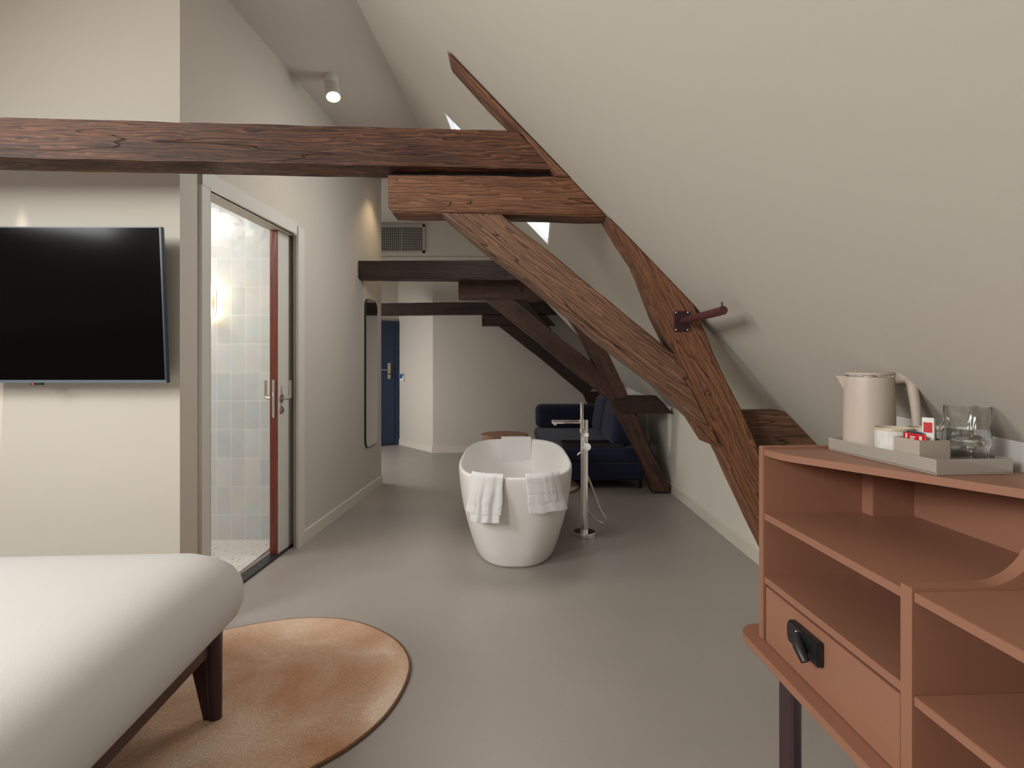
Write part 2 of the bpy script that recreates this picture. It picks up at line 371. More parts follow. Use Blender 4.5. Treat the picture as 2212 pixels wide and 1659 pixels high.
# roof window 1
def win_pt(y, z, d): return Vector((sx(y, z), y, z))+N_out*d
def slopewin(name, yA, yB, zT, zB, pt, label):
    bm = BM()
    e = .010
    outer = [(yA, zT), (yB, zT), (yB, zB), (yA, zB)]
    inner = [(yA+e, zT-e), (yB-e, zT-e), (yB-e, zB+e), (yA+e, zB+e)]
    d0, d1 = .0, .035
    V = lambda lst, d: [bm.verts.new(pt(y, z, d)) for y, z in lst]
    a, b_, c_, d_ = V(outer, d0), V(inner, d0), V(outer, d1), V(inner, d1)
    for k in range(4):
        n = (k+1) % 4
        bm.faces.new([a[k], a[n], b_[n], b_[k]]); bm.faces.new([c_[k], d_[k], d_[n], c_[n]])
        bm.faces.new([b_[k], b_[n], d_[n], d_[k]]); bm.faces.new([a[k], c_[k], c_[n], a[n]])
    f = struct(name, bm, M_white, None, label, 'window', sm=False)
    bm = BM(); prism(bm, [pt(y, z, .02) for y, z in inner], pt(0, 1, .006)-pt(0, 1, 0))
    obj('window_pane', bm, M_pane, f, sm=False)
    return f
slopewin('window_1', WYa, WYb, WZt, WZb, win_pt, 'bright roof window in the slope behind the nearest truss')
# knee walls on the right
bm = BM(); box(bm, 1.51, 1.63, 1.5, Y1+.1, 0, .95)
struct('wall_right', bm, mat('knee_wall_paint', (.72, .68, .60), .6, bump=(5, .002)), None, 'low knee wall under the slope along the right side', 'wall')
bm = BM(); box(bm, 1.08, 1.51, Y0, 1.62, 0, 1.112)
struct('wall_right_ledge', bm, M_white, None, 'white boxed knee wall behind the terracotta cabinet', 'wall', sm=False)
bm = BM()
prism(bm, [(1.51, 1.62, 0), (1.496, 1.62, 0), (1.496, 1.62, .083), (1.502, 1.62, .088), (1.51, 1.62, .088)], (0, 5.77, 0))
struct('baseboard_right', bm, M_base, None, 'cream baseboard along the right knee wall', 'baseboard', sm=False)
# left slope and back of the near room (outside the picture, they carry the windows)
def lx(z): return -2.35-(ZC-z)*1.0
LN = Vector((-1, 0, 1)).normalized()
bm = BM()
ys = [Y0-.15, -2.05, -1.05, -.1, .9, 2.42]; zs = [ZC+.05, 2.75, 2.0, .6]
def lp(y, z, d=0): return Vector((lx(z), y, z))+LN*d
fr = [[bm.verts.new(lp(y, z)) for z in zs] for y in ys]; bk = [[bm.verts.new(lp(y, z, .14)) for z in zs] for y in ys]
holes = {(1, 1), (3, 1)}
for i in range(5):
    for j in range(3):
        if (i, j) in holes:
            q = [(i, j), (i+1, j), (i+1, j+1), (i, j+1)]
            for k in range(4):
                a, b2 = q[k], q[(k+1) % 4]; bm.faces.new([fr[a[0]][a[1]], bk[a[0]][a[1]], bk[b2[0]][b2[1]], fr[b2[0]][b2[1]]])
            continue
        bm.faces.new([fr[i][j], fr[i+1][j], fr[i+1][j+1], fr[i][j+1]]); bm.faces.new([bk[i][j], bk[i][j+1], bk[i+1][j+1], bk[i+1][j]])
struct('wall_left_slope', bm, M_plaster, None, 'sloping roof wall on the left beyond the bed', 'sloping wall', sm=False)
slopewin('window_2', -.1, .9, 2.75, 2.0, lp, 'roof window in the left slope')
slopewin('window_3', -2.05, -1.05, 2.75, 2.0, lp, 'rear roof window in the left slope')
bm = BM(); box(bm, -4.4, -4.25, Y0, 2.5, 0, 1.4)
struct('wall_left_knee', bm, M_hidden, None, 'low knee wall on the left beyond the bed', 'wall')
bm = BM(); box(bm, -4.5, 2.3, Y0-.15, Y0, 0, 3.3)
struct('wall_rear', bm, M_hidden, None, 'wall behind the viewer', 'wall')
# wall carrying the television
bm = BM(); box(bm, -4.6, wl(2.42), 2.42, 2.54, 0, ZC+.05)
struct('wall_television', bm, M_plaster_l, None, 'cream wall with the television', 'wall', sm=False)
# left wall in its own frame: x into the room, y along the wall
WL = Matrix.Translation((wl(2.42), 2.42, 0)) @ Matrix.Rotation(-.05, 4, 'Z')
yo0, yo1, zd = .204, 1.16, 2.07
bm = BM()
box(bm, -.18, 0, .0, yo0, 0, ZC)
box(bm, -.11, 0, yo0, yo1, zd, ZC)
box(bm, -.02, 0, yo1, 2.15, 0, ZC); box(bm, -.18, -.14, yo1, 2.15, 0, ZC); box(bm, -.14, -.02, yo1, 2.15, 2.12, ZC)
box(bm, -.18, 0, 2.15, 3.09, 0, ZC)
bmesh.ops.transform(bm, matrix=WL, verts=bm.verts[:])
struct('wall_left', bm, M_plaster_l, None, 'long left wall with the bathroom doorway', 'wall', sm=False)
# door frame trim
bm = BM(); box(bm, 0, .016, .135, yo0, 0, zd+.075); box(bm, -.012, .016, yo0-.006, yo0, 0, zd)
box(bm, -.18, -.155, yo0-.006, yo0+.001, 0, zd)
bmesh.ops.transform(bm, matrix=WL, verts=bm.verts[:]); struct('trim_1', bm, M_trim, None, 'near upright casing of the bathroom doorway', 'door trim', sm=False)
bm = BM(); box(bm, -.012, .019, .135, yo1-.03, zd, zd+.075); bmesh.ops.transform(bm, matrix=WL, verts=bm.verts[:])
struct('trim_2', bm, M_trim, None, 'head casing above the bathroom doorway', 'door trim', sm=False)
bm = BM(); box(bm, -.020, .016, yo1, yo1+.095, 0, zd+.06); bmesh.ops.transform(bm, matrix=WL, verts=bm.verts[:])
struct('trim_3', bm, M_trim, None, 'far upright casing of the bathroom doorway', 'door trim', sm=False)
bm = BM(); box(bm, -.11, -.04, yo0, 2.1, 0, .014); bmesh.ops.transform(bm, matrix=WL, verts=bm.verts[:])
struct('trim_4', bm, M_sill, None, 'black threshold of the bathroom doorway', 'threshold', sm=False)
bm = BM()
prism(bm, [(0, yo1+.1, 0), (.013, yo1+.1, 0), (.013, yo1+.1, .08), (.008, yo1+.1, .085), (0, yo1+.1, .085)], (0, 3.103-yo1-.1, 0))
bmesh.ops.transform(bm, matrix=WL, verts=bm.verts[:]); struct('baseboard_left', bm, M_base, None, 'cream baseboard along the left wall', 'baseboard', sm=False)
# sliding door leaf
d = obj('door_1', (lambda b: (box(b, -.098, -.051, 1.010, 2.05, .016, 2.10), b)[1])(BM()), M_trim, sm=False)
d.matrix_basis = WL; tag(d, 'pale sliding bathroom door half inside its wall pocket', 'door', kind='structure')
bm = BM(); box(bm, -.0985, -.0505, 1.004, 1.012, .016, 2.10)
e = obj('door_edge', bm, M_mahog, d, sm=False, basis=Matrix.Rotation(PI/2, 4, 'Y')); e['label'] = 'reddish brown wooden edge'
bm = BM(); rbox(bm, -.084, -.065, 1.000, 1.006, .88, 1.12, .003, 2); obj('lock_plate', bm, M_steel, d)
bm = BM(); box(bm, -.079, -.070, .994, 1.004, 1.018, 1.042); obj('latch_bolt', bm, M_chrome, d)
for s, x0 in ((1, -.051), (-1, -.098)):
    bm = BM()
    M = Matrix.Translation((x0, 1.055, 1.0)) @ Matrix.Rotation(PI/2, 4, 'Y')
    t = BM(); lathe(t, 0, 0, [(.026, -.001), (.026, .007 if s > 0 else -.007)], 24); bmesh.ops.transform(t, matrix=M, verts=t.verts[:]); merge(bm, t)
    pts = bez([(x0, 1.055, 1.0), (x0+s*.035, 1.055, 1.0), (x0+s*.05, 1.058, 1.004), (x0+s*.058, 1.062, 1.02), (x0+s*.058, 1.062, 1.115)], 8)
    tube(bm, pts, .0095, 12); obj('door_handle', bm, M_steel, d)
    bm = BM(); t = BM(); lathe(t, 0, 0, [(.024, -.001), (.024, .006 if s > 0 else -.006), (.012, .006 if s > 0 else -.006), (.012, .016 if s > 0 else -.016)], 24)
    bmesh.ops.transform(t, matrix=Matrix.Translation((x0, 1.055, .925)) @ Matrix.Rotation(PI/2, 4, 'Y'), verts=t.verts[:]); merge(bm, t)
    obj('lock_rosette', bm, M_steel, d)
# bathroom
bm = BM(); box(bm, -3.4, -1.52, 3.728, 3.80, 0, 2.45)
o = struct('wall_bathroom_tiled', bm, M_tiles, None, 'pale glazed tile wall inside the bathroom', 'tiled wall', sm=False)
for v in o.data.vertices: v.co -= Vector((-1.9345, 0, .0)) if False else Vector((P(468.3, 0, 3.728).x+.0, 0, P(0, 496.2, 3.728).z-7*.1963))
o.location = (P(468.3, 0, 3.728).x, 0, P(0, 496.2, 3.728).z-7*.1963)
bm = BM(); box(bm, -3.45, -3.35, 2.5, 3.8, 0, 2.5); struct('wall_bathroom_side', bm, M_white, None, 'side wall of the bathroom', 'wall')
bm = BM(); box(bm, -3.4, -1.62, 2.54, 2.56, 0, 2.5); struct('wall_bathroom_front', bm, M_white, None, 'near wall of the bathroom', 'wall')
bm = BM(); box(bm, -3.4, -1.60, 2.5, 3.8, 2.42, 2.5); struct('ceiling_bathroom', bm, M_white, None, 'white bathroom ceiling', 'ceiling')
bm = BM(); box(bm, -3.4, -1.59, 2.55, 3.728, 0, .010)
struct('floor_bathroom', bm, M_terrazzo, None, 'white terrazzo bathroom floor with dark chips', 'floor')
area('bathroom_ceiling_light', (-2.5, 2.95, 2.40), (0.1, .0, -1), .8, .6, 17, (1, .96, .91))
sc = thing('wall_lamp', 'glowing bathroom wall lamp with two round globes beside the doorway frame', 'lamp', (-2.07, 3.728, 1.643))
bm = BM(); pts = []
for k in range(33):
    a = 2*PI*k/32; s = 1 if math.sin(a) >= 0 else -1
    pts.append(Vector((.062*math.cos(a), -.05, .055*math.sin(a)+s*.062*(1 if abs(math.sin(a)) > 1e-6 else 0))))
tube(bm, pts, .004, 8, caps=False); obj('lamp_frame', bm, M_white, sc)
for s in (1, -1):
    bm = BM(); bmesh.ops.create_uvsphere(bm, u_segments=24, v_segments=16, radius=.045, matrix=Matrix.Translation((0, -.07, s*.066))); obj('glass_globe', bm, M_globe, sc)
bm = BM(); box(bm, -.02, .02, -.03, 0, -.05, .05); obj('wall_mount', bm, M_white, sc)

# back wall, bulkhead, angled wall, entrance wall
bm = BM(); prism(bm, [(-1.08, Y1, 0), (1.6, Y1, 0), (sx(Y1, .86)+.02, Y1, .86), (sx(Y1, 2.75)+.02, Y1, 2.75), (-1.08, Y1, 2.75)], (0, .12, 0)); struct('wall_back', bm, M_plaster_l, None, 'cream back wall behind the sofa', 'wall', sm=False)
bm = BM(); prism(bm, [(-3.2, 7.2, 2.605), (sx(7.2, 2.605)+.02, 7.2, 2.605), (sx(7.2, ZC)+.02, 7.2, ZC), (-3.2, 7.2, ZC)], (0, .3, 0)); box(bm, -3.2, sx(7.2, 2.605), 7.19, 7.2, 2.60, 2.63)
struct('wall_bulkhead', bm, M_plaster, None, 'dark beige bulkhead with the ventilation grille', 'wall', sm=False)
bm = BM(); box(bm, -3.2, -.9, 7.3, 8.9, 2.60, 2.7); struct('ceiling_hall', bm, M_ceil, None, 'lower ceiling over the entrance', 'ceiling')
A, B = Vector((-1.08, 7.39, 0)), Vector((-1.70, 8.13, 0)); dAB = (B-A).normalized(); nAB = Vector((-dAB.y, dAB.x, 0))
if nAB.x < 0: nAB = -nAB
bm = BM(); prism(bm, [A, B+dAB*.12, B+dAB*.12+nAB*.1, A+nAB*.05], (0, 0, 2.65)); struct('wall_hall_angled', bm, M_plaster_l, None, 'angled wall beside the blue entrance door', 'wall', sm=False)
bm = BM(); nn = -nAB
prism(bm, [A, B, B+nn*.012, A+nn*.012], (0, 0, .085)); prism(bm, [A+Vector((-.005, -.012, 0)), Vector((1.51, 7.378, 0)), Vector((1.51, 7.39, 0)), A], (0, 0, .085))
struct('baseboard_back', bm, M_base, None, 'cream baseboard along the angled wall and back wall', 'baseboard', sm=False)
De = Vector((-.26, -.18, 0)).normalized(); Dn = Vector((De.y, -De.x, 0)).normalized()
if Dn.y < 0: Dn = -Dn
bm = BM(); prism(bm, [B+Dn*.02, B+De*1.3+Dn*.02, B+De*1.3+Dn*.12, B+Dn*.12], (0, 0, 2.65)); struct('wall_entrance', bm, M_plaster_l, None, 'wall around the entrance door', 'wall', sm=False)
bm = BM(); 
for a_ in ((5.4, 5.78, 0, 3.1), (6.92, 8.3, 0, 3.1), (5.78, 6.92, 0, .5), (5.78, 6.92, 1.6, 3.1)): box(bm, -3.2, -3.1, a_[0], a_[1], a_[2], a_[3])
wb = BM()
for a_ in ((5.78, 5.83, .5, 1.6), (6.87, 6.92, .5, 1.6), (5.83, 6.87, .5, .55), (5.83, 6.87, 1.55, 1.6)): box(wb, -3.17, -3.12, a_[0], a_[1], a_[2], a_[3])
wf = struct('window_4', wb, M_white, None, 'window of the entrance hall', 'window', sm=False)
wb = BM(); box(wb, -3.15, -3.144, 5.83, 6.87, .55, 1.55); obj('window_pane', wb, M_pane, wf, sm=False)
struct('wall_hall_left', bm, M_plaster, None, 'hidden left wall of the entrance hall', 'wall')
bm = BM(); prism(bm, [(-3.2, 5.3, 0), (wl(5.4)-.15, 5.3, 0), (wl(5.4)-.15, 5.45, 0), (-3.2, 5.45, 0)], (0, 0, 3.1)); struct('wall_hall_near', bm, M_plaster, None, 'near wall of the entrance hall', 'wall')
# entrance door: local frame x along -De (to the right), y into the wall
RD = Matrix((( -De.x, Dn.x, 0, 0), (-De.y, Dn.y, 0, 0), (0, 0, 1, 0), (0, 0, 0, 1)))
MD = Matrix.Translation(B+De*.96) @ RD
HD = 1.845
d2 = obj('door_2', (lambda b: (box(b, .04, .90, -.012, .02, .012, HD-.04), b)[1])(BM()), M_navyd, sm=False)
d2.matrix_basis = MD; tag(d2, 'dark blue entrance door at the end of the hall', 'door', kind='structure')
bm = BM(); box(bm, 0, .04, -.03, .02, 0, HD); box(bm, .90, .945, -.03, .02, 0, HD); box(bm, .04, .90, -.03, .02, HD-.04, HD); obj('door_frame', bm, M_navyd, d2, sm=False)
bm = BM(); rbox(bm, .775, .825, -.022, -.012, .985, 1.225, .01, 3); obj('handle_plate', bm, M_steel, d2)
bm = BM(); tube(bm, [(.80, -.02, 1.12), (.80, -.06, 1.12)], .009, 10); tube(bm, [(.80, -.06, 1.12), (.66, -.06, 1.12)], .009, 10); obj('door_handle', bm, M_steel, d2)
bm = BM(); tube(bm, [(.80, -.02, 1.06), (.80, -.028, 1.06)], .012, 12); obj('lock_cylinder', bm, M_black, d2)
bm = BM(); box(bm, .04, .90, -.014, .0, 0, .012); obj('bottom_seal', bm, M_black, d2)
# key card switch on the angled wall
kp = A.lerp(B, .86); kz = HC+(HY-817)*kp.y/FP
kc = thing('card_switch', 'small white card switch with blue card beside the blue door', 'switch', (kp.x, kp.y, kz), math.atan2(dAB.y, dAB.x)+PI)
bm = BM(); rbox(bm, -.05, .05, 0, .03, -.045, .045, .006, 2); obj('switch_plate', bm, M_paper, kc)
bm = BM(); box(bm, -.03, .03, .012, .06, -.0, .06); obj('key_card', bm, M_blue, kc)
kc.rotation_euler = (0, 0, math.atan2(dAB.y, dAB.x))
# the plate must stand on the room side
side = Matrix.Rotation(kc.rotation_euler.z, 3, 'Z') @ Vector((0, 1, 0))
if side.dot(nn) < 0: kc.rotation_euler.z += PI

# ventilation grille
vg = thing('ventilation_grille', 'white square-mesh ventilation grille high on the back bulkhead', 'vent', (-1.50, 7.2, 2.875))
x0, x1 = -2.15+1.5, -1.157+1.5; z0, z1 = -.19, .185
bm = BM()
for a in ((x0, x1, z0, z0+.03), (x0, x1, z1-.03, z1), (x0, x0+.03, z0, z1), (x1-.03, x1, z0, z1)): box(bm, a[0], a[1], -.018, 0, a[2], a[3])
obj('grille_frame', bm, M_vent, vg, sm=False)
bm = BM(); box(bm, x0+.02, x1-.02, -.003, 0, z0+.02, z1-.02); obj('backing', bm, M_dark, vg, sm=False)
bm = BM()
k = x0+.03
while k < x1-.03: box(bm, k-.0028, k+.0028, -.012, -.006, z0+.03, z1-.03); k += .026
k = z0+.03
while k < z1-.03: box(bm, x0+.03, x1-.03, -.014, -.006, k-.0032, k+.0032); k += .022
for k in (x1-.03-.28, x1-.03-.56): box(bm, k-.006, k+.006, -.016, -.006, z0+.03, z1-.03)
obj('mesh_grid', bm, M_vent, vg, sm=False)

# ceiling spots
def spot(loc, label, tilt, pw):
    t = thing('ceiling_spotlight', label, 'lamp', loc, 0, None)
    bm = BM(); lathe(bm, 0, 0, [(.045, 0), (.0465, -.006), (.0465, -.052), (.043, -.055)], 32); obj('mount', bm, M_lampbody, t)
    M = Matrix.Translation((0, 0, -.058)) @ tilt
    bm = BM(); lathe(bm, 0, 0, [(.030, 0), (.040, -.004), (.046, -.012), (.0475, -.105), (.0455, -.105), (.038, -.075)], 32, True, False); bmesh.ops.transform(bm, matrix=M, verts=bm.verts[:]); obj('lamp_head', bm, M_lampbody, t)
    bm = BM(); lathe(bm, 0, 0, [(.044, -.1045), (.040, -.08), (.030, -.06)], 32, False, False); bmesh.ops.transform(bm, matrix=M, verts=bm.verts[:]); obj('reflector', bm, M_lampin, t)
    bm = BM(); lathe(bm, 0, 0, [(.031, -.075), (.031, -.071)], 24); bmesh.ops.transform(bm, matrix=M, verts=bm.verts[:]); obj('bulb', bm, M_warm, t)
    l = bpy.data.lights.new('spot_beam', 'SPOT'); l.energy = pw; l.color = (1, .74, .45); l.spot_size = 1.7; l.spot_blend = .8; l.shadow_soft_size = .03
    o = bpy.data.objects.new('spot_beam', l); C.objects.link(o); o.parent = t; o.matrix_basis = M @ Matrix.Translation((0, 0, -.08))
    return t
spot((-1.177, 3.53, ZC), 'white ceiling spotlight glowing warm above the doorway wall', Matrix.Rotation(-.30, 4, 'X') @ Matrix.Rotation(-.22, 4, 'Y'), 9)
spot((-1.08, 5.15, ZC), 'ceiling spotlight above the far end of the left wall behind the beam', Matrix.Rotation(-.05, 4, 'X') @ Matrix.Rotation(.12, 4, 'Y'), 14)
q = spot((-2.19, 2.325, ZC), 'unseen ceiling spotlight added for the light patch above the television', Matrix.Identity(4), 600)  # out-of-view lamp added to throw the light patch above the television
for ch in q.children:
    if ch.name.startswith('bulb'): ch.data.materials[0] = M_lampin
    if ch.type == 'LIGHT': ch.data.spot_size = math.radians(10.6); ch.data.spot_blend = .35; ch.data.shadow_soft_size = .004; ch.data.color = (1, .93, .82)

# mirror on the left wall
mr = thing('wall_mirror', 'tall narrow mirror with rounded corners on the left wall', 'mirror')
mr.matrix_basis = WL @ Matrix.Translation((0, 2.55, 0))
def rrect(w, h, r, n=8):
    pts = []
    for cx, cy, a0 in ((w/2-r, h/2-r, 0), (-w/2+r, h/2-r, PI/2), (-w/2+r, -h/2+r, PI), (w/2-r, -h/2+r, 1.5*PI)):
        for k in range(n+1): a = a0+PI/2*k/n; pts.append((cx+r*math.cos(a), cy+r*math.sin(a)))
    return pts
bm = BM(); prism(bm, [Vector((.002, .18+x, 1.13+y)) for x, y in rrect(.352, 1.382, .075)], (.014, 0, 0)); obj('mirror_frame', bm, M_black, mr, sm=False)
bm = BM(); prism(bm, [Vector((.0165, .18+x, 1.13+y)) for x, y in rrect(.34, 1.37, .07)], (.0015, 0, 0)); obj('mirror_glass', bm, M_mirror, mr, sm=False)

# ================================================================ TIMBER TRUSSES
def member(name, px, Y, depth, mtl, parent, grain=None, wob=.003, label=None, yaw=0):
    """timber whose front outline is given in pixels at depth Y; grain runs between the two pixels `grain`"""
    pts = [P(x, y, Y if not yaw else Y/(1-yaw*(x-CX)/FP)) for x, y in px] if not isinstance(px[0], Vector) else px
    out = []
    n = len(pts)
    for i in range(n):
        a, b = pts[i], pts[(i+1) % n]; L = (b-a).length; k = max(1, int(L/.09))
        for j in range(k):
            p = a.lerp(b, j/k)
            if j: nrm = Vector((-(b-a).z, 0, (b-a).x)).normalized(); p = p+nrm*(noise.noise(p*9+Vector((len(px), 0, 3)))*wob*1.6)
            out.append(p)
    bm = BM(); f = bm.faces.new([bm.verts.new(p) for p in out])
    r = bmesh.ops.extrude_face_region(bm, geom=[f]); vs = [v for v in r['geom'] if isinstance(v, bmesh.types.BMVert)]
    bmesh.ops.translate(bm, vec=(0, depth, 0), verts=vs)
    ed = [e for e in bm.edges if e.calc_face_angle(0) > .4]
    ed = [e for e in ed if abs(e.verts[0].co.y-e.verts[1].co.y) < depth*.5]
    bmesh.ops.bevel(bm, geom=ed, offset=.006, segments=2, affect='EDGES', clamp_overlap=True)
    ga, gb = grain if grain else (px[0], px[1])
    d = P(*gb, Y)-P(*ga, Y); ang = -math.atan2(d.z, d.x)
    c = sum(pts, Vector())/n-parent.location
    o = obj(name, bm, mtl, parent, world=True, basis=Matrix.Translation(c) @ Matrix.Rotation(ang, 4, 'Y'), sm=False)
    if label: o['label'] = label
    return o
# --- nearest truss
YT = 2.20
t1 = thing('roof_truss', 'nearest and largest warm brown timber roof truss', 'roof truss', (1.0, YT, 0))
tb = [Vector((-4.1, 1.965, 2.185)), Vector((P(1115, 283, YT))), Vector((P(1199, 371, YT))), Vector((-4.1, 1.965, 2.035))]
# tie beam: slightly turned in plan, so built as a box between two ends
bm = BM()
def tie(bm, xa, ya, za0, za1, xb, yb, zb0, zb1, xb2, depth, seg=40):
    ringsL = []
    for k in range(seg+1):
        t = k/seg; y = ya+(yb-ya)*t
        lo = za0+(zb0-za0)*t; hi = za1+(zb1-za1)*t
        xh = xa+(xb-xa)*t; xl = xa+(xb2-xa)*t
        j = lambda s: noise.noise(Vector((t*23, s, 1)))*.0035
        ringsL.append([Vector((xl, y+j(1), lo+j(2))), Vector((xl, y+depth, lo+j(3))), Vector((xh, y+depth, hi+j(4))), Vector((xh, y+j(5), hi+j(6)))])
    loft(bm, ringsL)
    ed = [e for e in bm.edges if e.calc_face_angle(0) > .5]
    bmesh.ops.bevel(bm, geom=ed, offset=.005, segments=2, affect='EDGES')
a = P(1115, 283, 2.21); b = P(1199, 366, 2.21)
tie(bm, -4.1, 1.965, 2.023, 2.178, a.x, 2.21, b.z, a.z, b.x, .145)
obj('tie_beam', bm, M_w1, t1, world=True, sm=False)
member('rafter', [(966, 109), (996, 139), (1060, 205), (1116, 265), (1230, 381), (1201, 380), (1120, 279), (1053, 212), (971, 121)], YT+.005, .13, M_w2, t1, ((966, 109), (1230, 381)), .002)
bm = BM(); p0, p1 = P(841, 378, 2.26), P(1212, 362, 2.26); box(bm, p0.x, p1.x-.02, 2.255, 2.33, p0.z-.005, p1.z); obj('gap_shade_strip', bm, M_black, t1, world=True, sm=False)['label'] = 'black strip standing in for the shaded gap between beam and corbel'  # shade of the open gap, put in as a black strip
member('corbel', [(837, 377), (1231, 381), (1312, 466), (846, 459), (838, 448)], 2.215, .13, M_w2, t1, ((840, 420), (1240, 424)), .003)
member('brace', [(953, 459), (1083, 463), (1214, 565), (1361, 687), (1459, 767), (1480, 795), (1500, 850), (1537, 925), (1500, 908), (1442, 850), (1340, 773), (1214, 671), (1100, 579), (1020, 517)], 2.205, .125, M_w3, t1, ((1020, 490), (1480, 840)), .003)
member('post', [(1311, 466), (1345, 497), (1420, 573), (1500, 658), (1545, 770), (1600, 880), (1640, 970), (1700, 1110), (1785, 1300), (1715, 1300), (1638, 1138), (1572, 995), (1537, 925), (1500, 850), (1463, 772), (1420, 682), (1375, 567)], 2.2, .14, M_w2, t1, ((1420, 620), (1640, 1060)), .003)
member('post_block', [(1500, 905), (1540, 924), (1556, 962), (1535, 960)], 2.19, .14, M_w2, t1, ((1500, 905), (1556, 962)), .002)
member('wall_stub', [(1560, 890), (1700, 889), (1775, 968), (1860, 1058), (1640, 1058)], 2.33, .14, M_w3, t1, ((1560, 890), (1700, 891)), .003)
# pegs
for x, y in ((1012, 436), (968, 439), (1545, 880), (1528, 849), (1518, 846)):
    p = P(x, y, 2.198 if x > 1300 else 2.213); bm = BM(); lathe(bm, 0, 0, [(.0095, -.004), (.0085, .004)], 12); bmesh.ops.transform(bm, matrix=Matrix.Translation(p) @ Matrix.Rotation(PI/2, 4, 'X'), verts=bm.verts[:])
    obj('wooden_peg', bm, M_w3, t1, world=True)
# --- second truss
t2 = thing('roof_truss', 'dark timber roof truss in the middle, its brace in front of the sofa', 'roof truss', (1.2, 5.1, 0))
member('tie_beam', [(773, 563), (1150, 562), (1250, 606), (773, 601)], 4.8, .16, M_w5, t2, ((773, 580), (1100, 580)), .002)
bm = BM(); p0, p1 = P(993, 608, 5.06), P(1200, 598, 5.06); box(bm, p0.x, p1.x, 5.05, 5.15, p0.z, p1.z+.03); obj('gap_shade_strip', bm, M_black, t2, world=True, sm=False)  # black strip for the shaded gap above this corbel
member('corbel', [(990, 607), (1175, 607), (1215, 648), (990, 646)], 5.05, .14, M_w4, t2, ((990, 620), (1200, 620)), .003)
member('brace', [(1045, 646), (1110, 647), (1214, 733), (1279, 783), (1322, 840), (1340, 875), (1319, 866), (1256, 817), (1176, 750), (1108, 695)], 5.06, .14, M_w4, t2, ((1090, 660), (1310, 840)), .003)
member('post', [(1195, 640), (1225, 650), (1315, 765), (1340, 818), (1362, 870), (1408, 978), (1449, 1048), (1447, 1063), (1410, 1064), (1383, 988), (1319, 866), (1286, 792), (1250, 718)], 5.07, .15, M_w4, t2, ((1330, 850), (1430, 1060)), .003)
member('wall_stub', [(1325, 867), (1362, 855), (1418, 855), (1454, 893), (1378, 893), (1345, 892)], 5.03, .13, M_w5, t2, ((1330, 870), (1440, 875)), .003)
# --- rear truss
t3 = thing('roof_truss', 'rearmost very dark timber truss against the back wall', 'roof truss', (.5, 7.1, 0))
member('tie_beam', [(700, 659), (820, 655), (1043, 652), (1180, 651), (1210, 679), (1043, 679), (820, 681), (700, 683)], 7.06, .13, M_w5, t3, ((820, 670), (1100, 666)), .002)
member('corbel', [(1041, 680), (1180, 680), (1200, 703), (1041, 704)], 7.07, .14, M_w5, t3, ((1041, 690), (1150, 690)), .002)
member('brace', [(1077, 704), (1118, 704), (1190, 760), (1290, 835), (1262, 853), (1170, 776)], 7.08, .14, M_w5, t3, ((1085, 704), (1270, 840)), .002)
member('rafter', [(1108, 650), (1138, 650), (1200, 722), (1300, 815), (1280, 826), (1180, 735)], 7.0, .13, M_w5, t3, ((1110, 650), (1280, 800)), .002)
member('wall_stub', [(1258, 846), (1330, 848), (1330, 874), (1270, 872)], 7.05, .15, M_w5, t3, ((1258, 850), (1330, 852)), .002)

# coat peg on the truss post
hk = thing('coat_peg', 'dark plum coat peg bolted to the front of the nearest truss post', 'coat peg', tuple(P(1472, 694, 2.196)))
bm = BM(); rbox(bm, -.030, .030, -.005, .002, -.0415, .0415, .002, 2); obj('mounting_plate', bm, M_plum, hk)
for sx_, sz_ in ((-1, -1), (1, -1), (-1, 1), (1, 1)):
    bm = BM(); bmesh.ops.create_uvsphere(bm, u_segments=12, v_segments=8, radius=.0045, matrix=Matrix.Translation((sx_*.0235, -.006, sz_*.035))); obj('screw', bm, M_chrome, hk)
bm = BM(); tube(bm, [(.006, 0, 0), (.006, -.42, .004)], .0145, 24); obj('peg', bm, M_plum2, hk)
bm = BM(); tube(bm, [(.006, -.408, .016), (.006, -.408, .033)], .0035, 12); obj('end_pin', bm, M_plum2, hk)

# ================================================================ TELEVISION
tv = thing('television', 'large black wall-mounted television tilted slightly downwards', 'television', (-2.05, 2.34, 1.475))
tv.rotation_euler = (0, 0, 0)
def tvp(u, v, d):            # u: x, v: 0 bottom..1 top, d: 0 front..1 back
    yb, yt = 2.318, 2.278; th_ = .023
    return Vector((u, yb+(yt-yb)*v+d*th_, 1.143+v*(1.802-1.143)))-tv.location
xl, xr = -2.63, -1.478
def slab(bm, x0, x1, v0, v1, d0, d1):
    vs = [bm.verts.new(tvp(x, v, d)) for x in (x0, x1) for d in (d0, d1) for v in (v0, v1)]
    for f in [(0, 1, 3, 2), (4, 6, 7, 5), (0, 4, 5, 1), (2, 3, 7, 6), (0, 2, 6, 4), (1, 5, 7, 3)]: bm.faces.new([vs[i] for i in f])
bm = BM(); slab(bm, xl, xr, 0, 1, 0.02, 1); obj('housing', bm, M_tvb, tv, sm=False)
bm = BM(); slab(bm, xl+.008, xr-.008, .02, .992, -.02, .03); obj('screen', bm, M_screen, tv, sm=False)
bm = BM(); slab(bm, xl, xr, 0, .018, -.05, .05); obj('bottom_bezel', bm, M_tvb2, tv, sm=False)
bm = BM(); p = P(75, 824, 2.31); x = p.x; slab(bm, x-.025, x+.025, -.014, .002, -.02, .4); s = obj('sensor', bm, M_black, tv, sm=False)
bm = BM(); slab(bm, x-.018, x-.013, -.010, -.004, -.08, .0); obj('power_light', bm, M_led, s, sm=False)
bm = BM(); box(bm, -.2, .2, -.01, .08, -.15, .15); obj('wall_bracket', bm, M_black, tv, sm=False)

